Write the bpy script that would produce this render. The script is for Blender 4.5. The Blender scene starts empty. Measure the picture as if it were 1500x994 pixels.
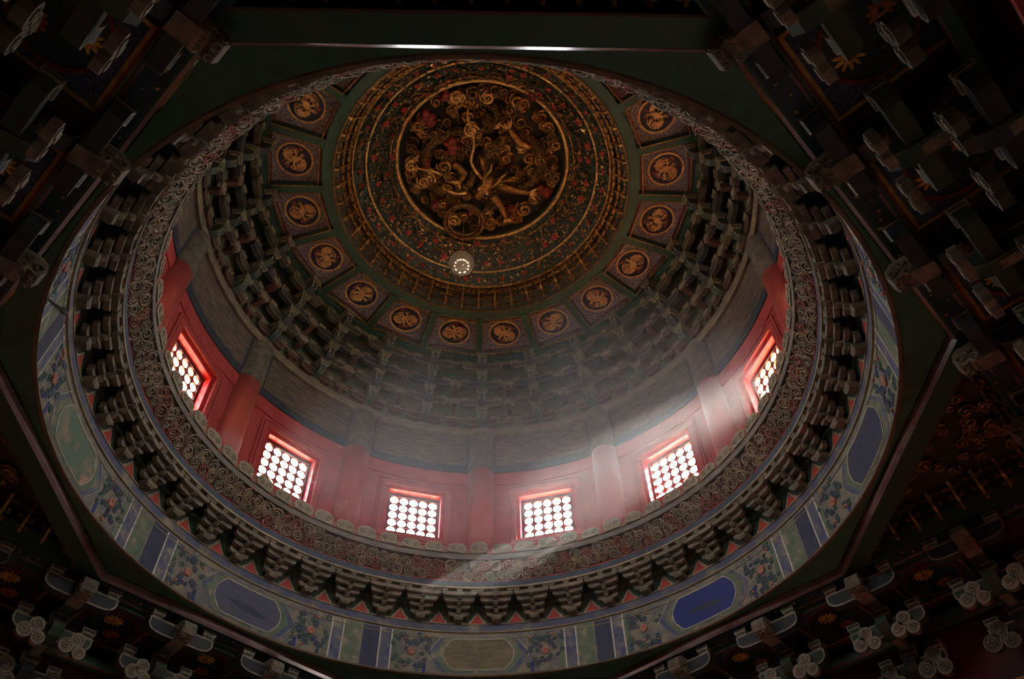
import bpy, math, random
from mathutils import Matrix, Vector
random.seed(7)
PI = math.pi
S = bpy.context.scene
COL = S.collection
H0 = 1.5            # camera height; every z below is given above the camera

# ------------------------------------------------------------------ camera
cd = bpy.data.cameras.new('camera')
cam = bpy.data.objects.new('camera', cd)
COL.objects.link(cam)
cd.sensor_width = 36.0
cd.lens = 36.0 * 1151.1 / 1500.0
cd.clip_start = 0.02
FIT = ((0.99957005, -0.021682, -0.01973839), (0.00455449, 0.77982976, -0.62597508), (0.02896497, 0.62561605, 0.77959322))
rt, dn, fw = [Vector(r) for r in FIT]
m = Matrix((rt, -dn, -fw)).transposed().to_4x4()
m.translation = Vector((0.0958, -4.4393, H0))
cam.matrix_world = m
S.camera = cam

# ------------------------------------------------------------------ light
W = bpy.data.worlds.new('sky'); S.world = W
W.use_nodes = True
bg = W.node_tree.nodes['Background']
bg.inputs[0].default_value = (0.95, 0.97, 1.0, 1)
bg.inputs[1].default_value = 34.0
sd = bpy.data.lights.new('sun_offscreen', 'SUN')
sd.energy = 200.0; sd.angle = 0.009; sd.color = (1.0, 0.93, 0.82)
sun = bpy.data.objects.new('sun_offscreen', sd); COL.objects.link(sun)
sun.location = (8, 0, 12)
sun.rotation_euler = Vector((-1, -0.01, -0.64)).to_track_quat('-Z', 'Y').to_euler()
VS = S.view_settings
S.display_settings.display_device = 'sRGB'
VS.view_transform = 'Standard'; VS.look = 'None'; VS.gamma = 1.0; VS.use_curve_mapping = False
VS.exposure = 0.0
C = S.cycles
C.use_denoising = True
C.max_bounces = 8; C.diffuse_bounces = 5; C.glossy_bounces = 3; C.transparent_max_bounces = 8
C.volume_bounces = 1
C.sample_clamp_indirect = 12.0
C.caustics_reflective = False; C.caustics_refractive = False

# daylight openings: sampling portals only, they give off no light of their own
def portal(name, loc, rot, w, h):
    l = bpy.data.lights.new(name, 'AREA'); l.shape = 'RECTANGLE'; l.size = w; l.size_y = h
    l.cycles.is_portal = True
    o = bpy.data.objects.new(name, l); COL.objects.link(o); o.location = loc; o.rotation_euler = rot
for i in range(12):
    a = math.radians(30 * i + 15)
    portal('window_%d_portal' % (i + 1) + ('_offscreen' if i in (5, 6) else ''), (3.17 * math.sin(a), 3.17 * math.cos(a), 5.9 + H0), (-PI / 2, 0, -a), 0.62, 0.58)
for k in (1, 3, 5, 7):
    a = -k * PI / 4
    portal('door_%d_portal_offscreen' % (k // 2 + 1), (4.4 * math.sin(a), 4.4 * math.cos(a), 0.97), (-PI / 2, 0, -a), 0.72, 1.94)

# ------------------------------------------------------------------ materials
def lin(c):
    r = []
    for v in c:
        v /= 255.0
        r.append(v / 12.92 if v < 0.04045 else ((v + 0.055) / 1.055) ** 2.4)
    return (r[0], r[1], r[2], 1)

MATS = {}
def paint(name, c1, c2=None, scale=3.0, rough=0.6, metal=0.0, bump=0.0, c3=None, stretch=(1, 1, 1), lo=0.4, hi=0.62, detail=5, spec=0.4):
    mt = bpy.data.materials.new(name); mt.use_nodes = True
    nt = mt.node_tree; N = nt.nodes; L = nt.links
    b = N['Principled BSDF']
    b.inputs['Roughness'].default_value = rough
    b.inputs['Metallic'].default_value = metal
    b.inputs['Specular IOR Level'].default_value = spec
    b.inputs['Base Color'].default_value = lin(c1)
    if c2:
        g = N.new('ShaderNodeNewGeometry'); mp = N.new('ShaderNodeMapping')
        mp.inputs['Scale'].default_value = stretch
        L.new(g.outputs['Position'], mp.inputs['Vector'])
        n = N.new('ShaderNodeTexNoise'); n.inputs['Scale'].default_value = scale; n.inputs['Detail'].default_value = detail
        n.inputs['Roughness'].default_value = 0.62
        L.new(mp.outputs[0], n.inputs['Vector'])
        cr = N.new('ShaderNodeValToRGB'); e = cr.color_ramp.elements
        e[0].position = lo; e[0].color = lin(c1); e[1].position = hi; e[1].color = lin(c2)
        if c3:
            x = e.new(min(0.95, hi + 0.12)); x.color = lin(c3)
        L.new(n.outputs['Fac'], cr.inputs['Fac'])
        L.new(cr.outputs['Color'], b.inputs['Base Color'])
        if bump:
            bp = N.new('ShaderNodeBump'); bp.inputs['Strength'].default_value = bump; bp.inputs['Distance'].default_value = 0.01
            L.new(n.outputs['Fac'], bp.inputs['Height']); L.new(bp.outputs[0], b.inputs['Normal'])
    MATS[name] = mt
    return mt

paint('green_board', (62, 108, 82), (52, 84, 64), 3, 0.45, c3=(88, 98, 60))
paint('green_beam', (48, 82, 64), (58, 82, 62), 4, 0.4)
paint('blue_green_beam', (30, 46, 62), (34, 54, 48), 9, 0.5, c3=(60, 66, 62))
paint('pale_moulding', (142, 120, 114), (96, 62, 56), 1.6, 0.16, lo=0.45, hi=0.66, spec=1.0)
paint('red_paint', (168, 66, 58), (150, 54, 50), 5, 0.5, c3=(176, 92, 78))
paint('red_frame', (186, 40, 38), (150, 34, 34), 9, 0.42)
paint('red_column', (168, 76, 60), (152, 62, 52), 3, 0.42, c3=(184, 106, 84), stretch=(1, 1, 0.4))
paint('weathered_beam', (104, 86, 66), (52, 46, 42), 6, 0.75, c3=(150, 126, 92), stretch=(1, 1, 7), bump=0.3)
paint('weathered_head', (98, 86, 68), (64, 62, 52), 12, 0.75, c3=(132, 114, 88), bump=0.3)
paint('dark_blue_edge', (36, 40, 48), (54, 56, 58), 12, 0.7)
paint('plate_brown', (122, 102, 78), (90, 80, 66), 5, 0.75, c3=(142, 122, 94), stretch=(1, 1, 5), bump=0.2)
paint('bracket_green', (44, 64, 50), (58, 60, 46), 9, 0.65)
paint('bracket_blue', (36, 44, 50), (50, 50, 44), 9, 0.65)
paint('bracket_tan', (132, 118, 96), (92, 86, 74), 9, 0.75, bump=0.2)
paint('bracket_olive', (78, 70, 52), (46, 48, 40), 7, 0.7)
paint('bracket_red', (84, 50, 40), (60, 46, 36), 9, 0.7)
paint('outline_tan', (128, 114, 88), (92, 86, 68), 14, 0.7)
paint('outline_pale', (150, 140, 116), (112, 104, 88), 14, 0.65)
paint('bracket_wall', (66, 88, 66), (96, 76, 58), 9, 0.75, c3=(52, 60, 72))
paint('flame_red', (186, 62, 48), (160, 54, 44), 12, 0.6)
paint('gold', (164, 122, 66), (96, 66, 34), 22, 0.36, metal=0.6)
paint('gold_dark', (112, 80, 42), (58, 42, 24), 24, 0.42, metal=0.5)
paint('gold_pale', (206, 168, 104), (150, 110, 60), 20, 0.34, metal=0.55)
paint('caisson_green', (34, 50, 42), (30, 34, 30), 14, 0.55, c3=(66, 52, 30))
paint('leaf_green', (44, 74, 56), (36, 56, 44), 20, 0.5)
paint('caisson_dark', (52, 60, 54), (66, 52, 42), 10, 0.6)
paint('peony_red', (168, 58, 50), (128, 42, 42), 30, 0.55, c3=(196, 96, 74))
paint('cloud_red', (122, 40, 36), (90, 30, 32), 26, 0.5)
paint('coffer_green', (42, 74, 60), (34, 56, 46), 6, 0.5, c3=(74, 66, 44))
paint('coffer_panel', (138, 130, 136), (72, 66, 76), 60, 0.7, lo=0.42, hi=0.58, detail=3)
paint('coffer_red', (104, 44, 52), (80, 36, 42), 8, 0.6)
paint('medallion_blue', (26, 32, 54), (24, 24, 34), 14, 0.55)
paint('bird_gold', (204, 166, 108), (164, 122, 74), 26, 0.5, metal=0.1)
paint('bird_rust', (150, 66, 54), (110, 50, 50), 26, 0.55)
paint('band_ground', (146, 136, 112), (106, 108, 108), 7, 0.7, c3=(172, 156, 130), bump=0.25, stretch=(1, 1, 1.4), lo=0.42, hi=0.58)
paint('band_blue', (76, 84, 116), (108, 108, 112), 9, 0.65, c3=(164, 152, 128), bump=0.1, lo=0.4, hi=0.56)
paint('band_deep_blue', (40, 50, 130), (48, 54, 112), 9, 0.6, c3=(60, 60, 84), stretch=(1, 1, 5))
paint('band_slate', (76, 80, 106), (92, 90, 96), 9, 0.65, c3=(112, 106, 100), stretch=(1, 1, 5))
paint('band_green', (92, 112, 86), (118, 122, 98), 9, 0.65, c3=(166, 152, 122), bump=0.1, lo=0.4, hi=0.56)
paint('band_olive', (136, 122, 90), (102, 96, 74), 9, 0.7, c3=(150, 136, 100), stretch=(1, 1, 4), bump=0.15)
paint('band_moss', (100, 120, 98), (140, 130, 106), 7, 0.7, c3=(186, 150, 122), bump=0.5, lo=0.46, hi=0.56)
paint('band_navy', (58, 62, 86), (70, 72, 84), 8, 0.7)
paint('line_white', (226, 220, 200), (196, 186, 162), 22, 0.6)
paint('ledge_blue', (84, 88, 112), (112, 108, 104), 5, 0.65, c3=(160, 148, 124), lo=0.45, hi=0.58)
paint('rosette_pink', (206, 150, 126), (176, 110, 90), 30, 0.6)
paint('scroll_green', (86, 116, 96), (70, 92, 92), 12, 0.65)
paint('scroll_blue', (76, 84, 118), (92, 94, 108), 12, 0.65)
paint('frieze_ground', (92, 66, 54), (104, 54, 44), 6, 0.75, c3=(74, 80, 72))
paint('frieze_tan', (164, 142, 112), (124, 110, 90), 9, 0.75, bump=0.2)
paint('frieze_rose', (152, 92, 74), (130, 98, 80), 9, 0.75)
paint('frieze_sage', (126, 118, 96), (140, 124, 100), 9, 0.75)
paint('cornice_grey', (126, 114, 98), (98, 90, 82), 5, 0.8, bump=0.2, stretch=(1, 1, 6))
paint('blue_ring', (70, 80, 94), (56, 62, 72), 5, 0.6, c3=(116, 112, 102))
paint('ochre_edge', (166, 148, 112), (128, 116, 96), 8, 0.7)
paint('red_edge', (168, 58, 46), (128, 50, 44), 10, 0.6)
paint('hall_dark', (74, 56, 46), (64, 60, 50), 3, 0.7)
paint('hall_red', (84, 28, 25), (60, 24, 22), 3, 0.6)
paint('lattice_red', (150, 84, 74), (130, 66, 58), 9, 0.6)
paint('stone_floor', (58, 54, 50), (46, 44, 42), 1.5, 0.6)
paint('panel_navy', (44, 50, 74), (84, 86, 96), 60, 0.65, lo=0.48, hi=0.6, detail=2)
paint('panel_core', (24, 34, 40), (34, 46, 40), 9, 0.6)
paint('ring_red', (122, 34, 30), (84, 28, 26), 10, 0.6)
paint('lotus_yellow', (214, 166, 72), (184, 120, 50), 16, 0.55)
paint('lotus_orange', (190, 110, 60), (150, 66, 44), 16, 0.55)
paint('gold_line', (186, 142, 66), (150, 104, 44), 16, 0.5, metal=0.3)
paint('ball_glass', (206, 196, 174), rough=0.075, metal=0.68, spec=0.8)
paint('iron', (44, 36, 32), (70, 46, 36), 20, 0.6, metal=0.4)
paint('roof_tile', (206, 150, 70), (176, 120, 54), 4, 0.4)
paint('eave_wood', (206, 120, 84), (220, 150, 110), 6, 0.6)
paint('terrace', (200, 186, 164), (176, 164, 146), 1, 0.8)

dsm = paint('dragon_scale', (112, 84, 46), (60, 46, 28), 14, 0.4, metal=0.5)
_n = dsm.node_tree.nodes; _b = _n['Principled BSDF']
_v = _n.new('ShaderNodeTexVoronoi'); _v.inputs['Scale'].default_value = 42.0
_g = _n.new('ShaderNodeNewGeometry'); _p = _n.new('ShaderNodeBump'); _p.inputs['Distance'].default_value = 0.02; _p.inputs['Strength'].default_value = 1.0
dsm.node_tree.links.new(_g.outputs['Position'], _v.inputs['Vector']); dsm.node_tree.links.new(_v.outputs['Distance'], _p.inputs['Height']); dsm.node_tree.links.new(_p.outputs[0], _b.inputs['Normal'])

# ------------------------------------------------------------------ mesh builder
class MB:
    def __init__(s):
        s.v = []; s.f = []; s.mi = []; s.sm = []
    def add(s, vs, fs, mi=0, smooth=False):
        o = len(s.v); s.v += [tuple(p) for p in vs]
        for i, f in enumerate(fs):
            s.f.append(tuple(j + o for j in f))
            s.mi.append(mi[i] if isinstance(mi, (list, tuple)) else mi); s.sm.append(smooth)
        return s
    def box(s, x0, x1, y0, y1, z0, z1, mi=0, line=0, lm=1):
        vs = [(x0, y0, z0), (x1, y0, z0), (x1, y1, z0), (x0, y1, z0), (x0, y0, z1), (x1, y0, z1), (x1, y1, z1), (x0, y1, z1)]
        fs = [(3, 2, 1, 0), (4, 5, 6, 7), (0, 1, 5, 4), (1, 2, 6, 5), (2, 3, 7, 6), (3, 0, 4, 7)]
        if not line:
            return s.add(vs, fs, mi)
        for f in fs:
            s.inset([Vector(vs[i]) for i in f], line, mi, lm)
        return s
    def inset(s, P, d, mi, lm):
        n = len(P); c = sum(P, Vector()) / n
        nrm = Vector()
        for i in range(n):
            nrm += (P[i] - c).cross(P[(i + 1) % n] - c)
        if nrm.length < 1e-12:
            return
        nrm.normalize()
        Q = []
        for i in range(n):
            e1 = (P[i] - P[i - 1]); e2 = (P[(i + 1) % n] - P[i])
            if e1.length < 1e-9 or e2.length < 1e-9:
                Q.append(P[i].copy()); continue
            n1 = nrm.cross(e1.normalized()); n2 = nrm.cross(e2.normalized())
            b = n1 + n2
            k = max(0.35, b.length_squared / 2)
            Q.append(P[i] + b * (d / k))
        vs = P + Q
        fs = [(i, (i + 1) % n, n + (i + 1) % n, n + i) for i in range(n)] + [tuple(range(n, 2 * n))]
        s.add(vs, fs, [lm] * n + [mi])
    def prism(s, prof, fn, lo, hi, mi=0, line=0, lm=1, side_mi=None):
        n = len(prof)
        A = [Vector(fn(a, b, lo)) for a, b in prof]; B = [Vector(fn(a, b, hi)) for a, b in prof]
        # make winding outward
        c = sum(A + B, Vector()) / (2 * n)
        nr = Vector()
        for i in range(n):
            nr += A[i].cross(A[(i + 1) % n])
        if nr.dot(A[0] - B[0]) < 0:
            A.reverse(); B.reverse()
        for i in range(n):
            s.add([A[i], B[i], B[(i + 1) % n], A[(i + 1) % n]], [(0, 1, 2, 3)], mi if side_mi is None else side_mi)
        if line:
            s.inset(A, line, mi, lm); s.inset(B[::-1], line, mi, lm)
        else:
            s.add(A, [tuple(range(n))], mi); s.add(B[::-1], [tuple(range(n))], mi)
        return s
    def lathe(s, prof, a0=0.0, a1=2 * PI, n=96, mi=0, closed=True, smooth=False):
        """profile of (r, z), swept in azimuth measured from +Y towards +X; closed = profile is a loop"""
        full = abs(a1 - a0 - 2 * PI) < 1e-6
        k = len(prof); vs = []
        cols = n if full else n + 1
        for i in range(cols):
            a = a0 + (a1 - a0) * i / n
            sa, ca = math.sin(a), math.cos(a)
            vs += [(r * sa, r * ca, z) for r, z in prof]
        fs = []; ms = []
        kk = k if closed else k - 1
        for i in range(n):
            i2 = (i + 1) % cols
            for j in range(kk):
                j2 = (j + 1) % k
                fs.append((i * k + j, i * k + j2, i2 * k + j2, i2 * k + j)); ms.append(mi[j] if isinstance(mi, (list, tuple)) else mi)
        if not full and closed:
            m0 = mi[0] if isinstance(mi, (list, tuple)) else mi
            fs.append(tuple(range(k))[::-1]); fs.append(tuple((cols - 1) * k + j for j in range(k))); ms += [m0, m0]
        return s.add(vs, fs, ms, smooth)
    def tube(s, pts, rad, n=6, mi=0, smooth=True, closed=False, flat=1.0):
        P = [Vector(p) for p in pts]; k = len(P); vs = []; last = None
        for i in range(k):
            if closed:
                t = P[(i + 1) % k] - P[i - 1]
            else:
                t = P[min(i + 1, k - 1)] - P[max(i - 1, 0)]
            if t.length < 1e-9: t = Vector((0, 0, 1))
            t.normalize()
            ref = last if last is not None else (Vector((0, 0, 1)) if abs(t.z) < 0.9 else Vector((1, 0, 0)))
            u = ref - t * ref.dot(t)
            if u.length < 1e-6:
                u = Vector((1, 0, 0)) - t * t.x
            u.normalize(); w = t.cross(u); last = u
            r = rad[i] if isinstance(rad, (list, tuple)) else rad
            for j in range(n):
                a = 2 * PI * j / n
                vs.append(P[i] + u * (math.cos(a) * r * flat) + w * (math.sin(a) * r))
        fs = []
        for i in range(k if closed else k - 1):
            i2 = (i + 1) % k
            for j in range(n):
                j2 = (j + 1) % n
                fs.append((i * n + j, i * n + j2, i2 * n + j2, i2 * n + j))
        if not closed:
            fs.append(tuple(range(n))[::-1]); fs.append(tuple((k - 1) * n + j for j in range(n)))
        return s.add(vs, fs, mi, smooth)
    def ball(s, c, r, seg=12, rings=8, mi=0, sc=(1, 1, 1)):
        c = Vector(c); vs = []
        for i in range(1, rings):
            t = PI * i / rings
            for j in range(seg):
                a = 2 * PI * j / seg
                vs.append((c.x + r * sc[0] * math.sin(t) * math.cos(a), c.y + r * sc[1] * math.sin(t) * math.sin(a), c.z + r * sc[2] * math.cos(t)))
        vs += [(c.x, c.y, c.z + r * sc[2]), (c.x, c.y, c.z - r * sc[2])]
        T = len(vs) - 2; B = T + 1; fs = []
        for i in range(rings - 2):
            for j in range(seg):
                j2 = (j + 1) % seg
                fs.append((i * seg + j, (i + 1) * seg + j, (i + 1) * seg + j2, i * seg + j2))
        for j in range(seg):
            j2 = (j + 1) % seg
            fs.append((T, j, j2)); fs.append((B, (rings - 2) * seg + j2, (rings - 2) * seg + j))
        return s.add(vs, fs, mi, True)
    def dou(s, x, y, z, w, h, mi=0, line=0, lm=1):
        """bearing block: wide on top, tapered foot"""
        a = w / 2; b = w * 0.36
        hm = z + h * 0.45
        for z0, z1, r0, r1 in ((z, hm, b, a), (hm, z + h, a, a)):
            lo = [(x - r0, y - r0, z0), (x + r0, y - r0, z0), (x + r0, y + r0, z0), (x - r0, y + r0, z0)]
            hi = [(x - r1, y - r1, z1), (x + r1, y - r1, z1), (x + r1, y + r1, z1), (x - r1, y + r1, z1)]
            vs = lo + hi
            fs = [(0, 1, 5, 4), (1, 2, 6, 5), (2, 3, 7, 6), (3, 0, 4, 7)]
            fs.append((3, 2, 1, 0) if z0 == z else (4, 5, 6, 7))
            if line:
                for f in fs:
                    s.inset([Vector(vs[i]) for i in f], line, mi, lm)
            else:
                s.add(vs, fs, mi)
        return s
    def mesh(s, name, mats):
        me = bpy.data.meshes.new(name)
        me.from_pydata(s.v, [], s.f)
        if not isinstance(mats, (list, tuple)): mats = [mats]
        for mt in mats: me.materials.append(MATS[mt])
        me.polygons.foreach_set('material_index', [min(i, len(mats) - 1) for i in s.mi])
        me.polygons.foreach_set('use_smooth', s.sm)
        me.update()
        return me

def obj(name, mb, mats, parent=None, loc=None, rz=None, label=None, cat=None, group=None, kind=None):
    me = mb.mesh(name, mats) if isinstance(mb, MB) else mb
    o = bpy.data.objects.new(name, me); COL.objects.link(o)
    if parent: o.parent = parent
    if loc: o.location = loc
    if rz is not None: o.rotation_euler = (0, 0, rz)
    return tag(o, label, cat, group, kind)
def tag(o, label=None, cat=None, group=None, kind=None):
    if label: o['label'] = label
    if cat: o['category'] = cat
    if group: o['group'] = group
    if kind: o['kind'] = kind
    return o
def thing(name, loc=(0, 0, 0), rz=0.0, label=None, cat=None, group=None, kind=None):
    o = bpy.data.objects.new(name, None); COL.objects.link(o)
    o.empty_display_size = 0.1
    o.location = loc; o.rotation_euler = (0, 0, rz)
    return tag(o, label, cat, group, kind)
def tree(o, parent=None, loc=None, rz=None):
    c = o.copy(); COL.objects.link(c); c.parent = parent
    if loc is not None: c.location = loc
    if rz is not None: c.rotation_euler = (0, 0, rz)
    for ch in list(o.children): tree(ch, c)
    return c
def pol(az, r, z=0.0):
    return (r * math.sin(az), r * math.cos(az), z)
R = math.radians
def Z(z): return z + H0
def zl(prof): return [(r, z + H0) for r, z in prof]
XZ = lambda y0: (lambda a, b, c: (a, y0 + c, b))         # profile in x,z extruded along y
YZ = lambda a, b, c: (c, a, b)                           # profile in y,z extruded along x
def boat(L, h, x0=0.0, z0=0.0):
    p = [(-.5, 1), (-.5, .5), (-.475, .28), (-.43, .12), (-.36, .03), (-.3, 0), (.3, 0), (.36, .03), (.43, .12), (.475, .28), (.5, .5), (.5, 1)]
    return [(x0 + a * L, z0 + b * h) for a, b in p]
def spiral(turns, r0, r1, n=22, ph=0.0, z=0.0, rise=0.0):
    out = []
    for i in range(n + 1):
        t = i / n; a = ph + turns * 2 * PI * t; r = r0 + (r1 - r0) * t
        out.append((r * math.cos(a), r * math.sin(a), z + rise * t))
    return out

# ================================================================== the hall below
obj('floor', MB().box(-6.2, 6.2, -6.2, 6.2, -0.12, 0.0), 'stone_floor', kind='structure')
obj('terrace', MB().box(-24, 24, -24, 24, -0.5, -0.13), 'terrace', label='pale stone terrace around the pavilion outside', cat='terrace')
BYK = {0: 'below the olive cartouche', 1: 'below the slate blue cartouche', 2: 'below the peeling green cartouche', 3: 'between the green cartouche and the gilt lattice corner', 4: 'in front of the gilt lattice corner', 5: 'between the grey cartouche and the gilt lattice corner', 6: 'below the dark grey cartouche', 7: 'below the deep blue cartouche'}
SIDE = {1: 'front_left', 3: 'back_left', 5: 'back_right', 7: 'front_right'}
for k, nm in SIDE.items():
    mb = MB()                                   # wall with a doorway in the middle
    mb.box(-4.3, -0.45, 4.15, 4.33, 0, Z(3.1)); mb.box(0.45, 4.3, 4.15, 4.33, 0, Z(3.1))
    mb.box(-0.45, 0.45, 4.15, 4.33, 2.0, Z(3.1))
    obj('wall_' + nm, mb, 'hall_red', rz=k * PI / 4, kind='structure')
    fr = MB()
    for s in (-1, 1): fr.box(s * 0.42 - 0.06, s * 0.42 + 0.06, 4.10, 4.36, 0, 2.0, 0, 0.012)
    fr.box(-0.48, 0.48, 4.10, 4.36, 1.94, 2.06, 0, 0.012)
    obj('door_%d' % (k // 2 + 1), fr, ['red_frame', 'gold_line'], rz=k * PI / 4, kind='structure')
    # architrave along the wall head and the board that closes the wall above it
    ar = thing('architrave', (0, 0, 0), k * PI / 4, 'dark painted wall head beam ' + BYK[k], 'beam', 'wall head beams of the hall')
    obj('beam', MB().box(-4.15, 4.15, 4.02, 4.2, Z(2.78), Z(3.08), 0, 0.02), ['blue_green_beam', 'gold_line'], ar)
    obj('board', MB().box(-4.25, 4.25, 4.14, 4.2, Z(3.08), Z(3.925)), 'hall_red', ar)
    obj('lower_moulding', MB().box(-4.1, 4.1, 4.0, 4.03, Z(2.98), Z(3.02)), 'red_edge', ar)

# cover boards over the corbels, one flat ring on each side of the square
for k in (1, 3, 5, 7):
    mb = MB()
    for z0, z1 in ((3.92, 3.98),):
        lo = [(-4.2, 4.2), (4.2, 4.2), (3.285, 3.285), (-3.285, 3.285)]
        mb.prism(lo, lambda a, b, c: (a, b, c), Z(z0), Z(z1))
    obj('ceiling_board', mb, 'hall_dark', rz=k * PI / 4, label='dark cover board above the corbels ' + BYK[k], cat='ceiling board', group='cover boards above the corbels')

# octagonal green soffit with the round opening
A8 = 3.128; T8 = math.tan(PI / 8)
n = 192
mb = MB(); vs = []
for i in range(n):
    a = 2 * PI * i / n
    am = (a + PI / 8) % (PI / 4) - PI / 8
    ro = (A8 - 0.02) / math.cos(am)
    vs += [pol(a, 3.07, Z(4.0)), pol(a, ro, Z(4.0)), pol(a, ro, Z(4.03)), pol(a, 3.07, Z(4.03))]
fs = []; ms = []
for i in range(n):
    j = (i + 1) % n
    for q in range(4):
        r = (q + 1) % 4
        fs.append((4 * i + q, 4 * i + r, 4 * j + r, 4 * j + q)); ms.append(0)
mb.add(vs, fs, ms)
# recompute: rim lip
oct_ = thing('octagonal_soffit', (0, 0, Z(4.0)), 0, 'dark green octagonal soffit board with a round opening', 'soffit')
s_ = obj('board', mb, 'green_board', oct_); s_.matrix_parent_inverse = Matrix.Translation((0, 0, -Z(4.0)))
lip = MB().lathe([(3.052, Z(3.995)), (3.075, Z(3.99)), (3.09, Z(4.003)), (3.06, Z(4.02))], n=160, smooth=False)
s_ = obj('opening_lip', lip, 'plate_brown', oct_); s_.matrix_parent_inverse = Matrix.Translation((0, 0, -Z(4.0)))
for k in range(8):
    mb = MB(); u = A8 * T8
    # pale chamfer moulding between board and beam
    p = [(A8 - 0.010, Z(4.0)), (A8 - 0.010, Z(3.950)), (A8 + 0.012, Z(3.928)), (A8 + 0.02, Z(4.0))]
    A = [(-(v * T8), v, z) for v, z in p]; B = [((v * T8), v, z) for v, z in p]
    mb.add(A + B, [(0, 4, 5, 1), (1, 5, 6, 2), (2, 6, 7, 3), (3, 7, 4, 0), (0, 1, 2, 3), (7, 6, 5, 4)])
    o = obj('edge_moulding', mb, 'pale_moulding', oct_, rz=k * PI / 4); o.matrix_parent_inverse = Matrix.Translation((0, 0, -Z(4.0)))

# beams of the square and the beams that cut its corners
for k in range(8):
    if k % 2:
        t = thing('square_beam', pol(-k * PI / 4, 3.2, Z(3.915)), k * PI / 4, 'long dark green beam on corbel brackets ' + BYK[k], 'beam', 'beams of the square under the octagon')
        L = 3.25
        mb = MB().box(-L, L, -0.06, 0.09, 0.02, 0.18)
        obj('beam', mb, ['green_beam'], t)
        obj('painted_soffit', MB().box(-L, L, -0.045, 0.075, 0.010, 0.02), 'blue_green_beam', t)
        obj('outer_moulding', MB().box(-L, L, 0.075, 0.095, 0.0, 0.03), 'pale_moulding', t)
        d = MB(); rr = random.Random(k)
        x = -L + 0.1
        while x < L:
            y = rr.uniform(-0.03, 0.05); r = rr.uniform(0.006, 0.012)
            d.prism([(x + r * math.cos(q * PI / 3), y + r * math.sin(q * PI / 3)) for q in range(6)], lambda a, b, c: (a, b, c), -0.001, 0.006)
            x += rr.uniform(0.05, 0.12)
        obj('gold_speck', d, 'gold_line', t, kind='stuff')
    else:
        t = thing('corner_beam', pol(-k * PI / 4, 3.2, Z(3.93)), k * PI / 4, 'short dark green beam cutting the corner ' + BYK[k], 'beam', 'beams cutting the corners of the square')
        lo = [(-1.29, -0.058), (1.29, -0.058), (1.20, 0.09), (-1.20, 0.09)]
        obj('beam', MB().prism(lo, lambda a, b, c: (a, b, c), 0.0, 0.16), 'green_beam', t)
        obj('outer_moulding', MB().box(-1.19, 1.19, 0.09, 0.105, 0.0, 0.03), 'bracket_red', t)

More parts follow.
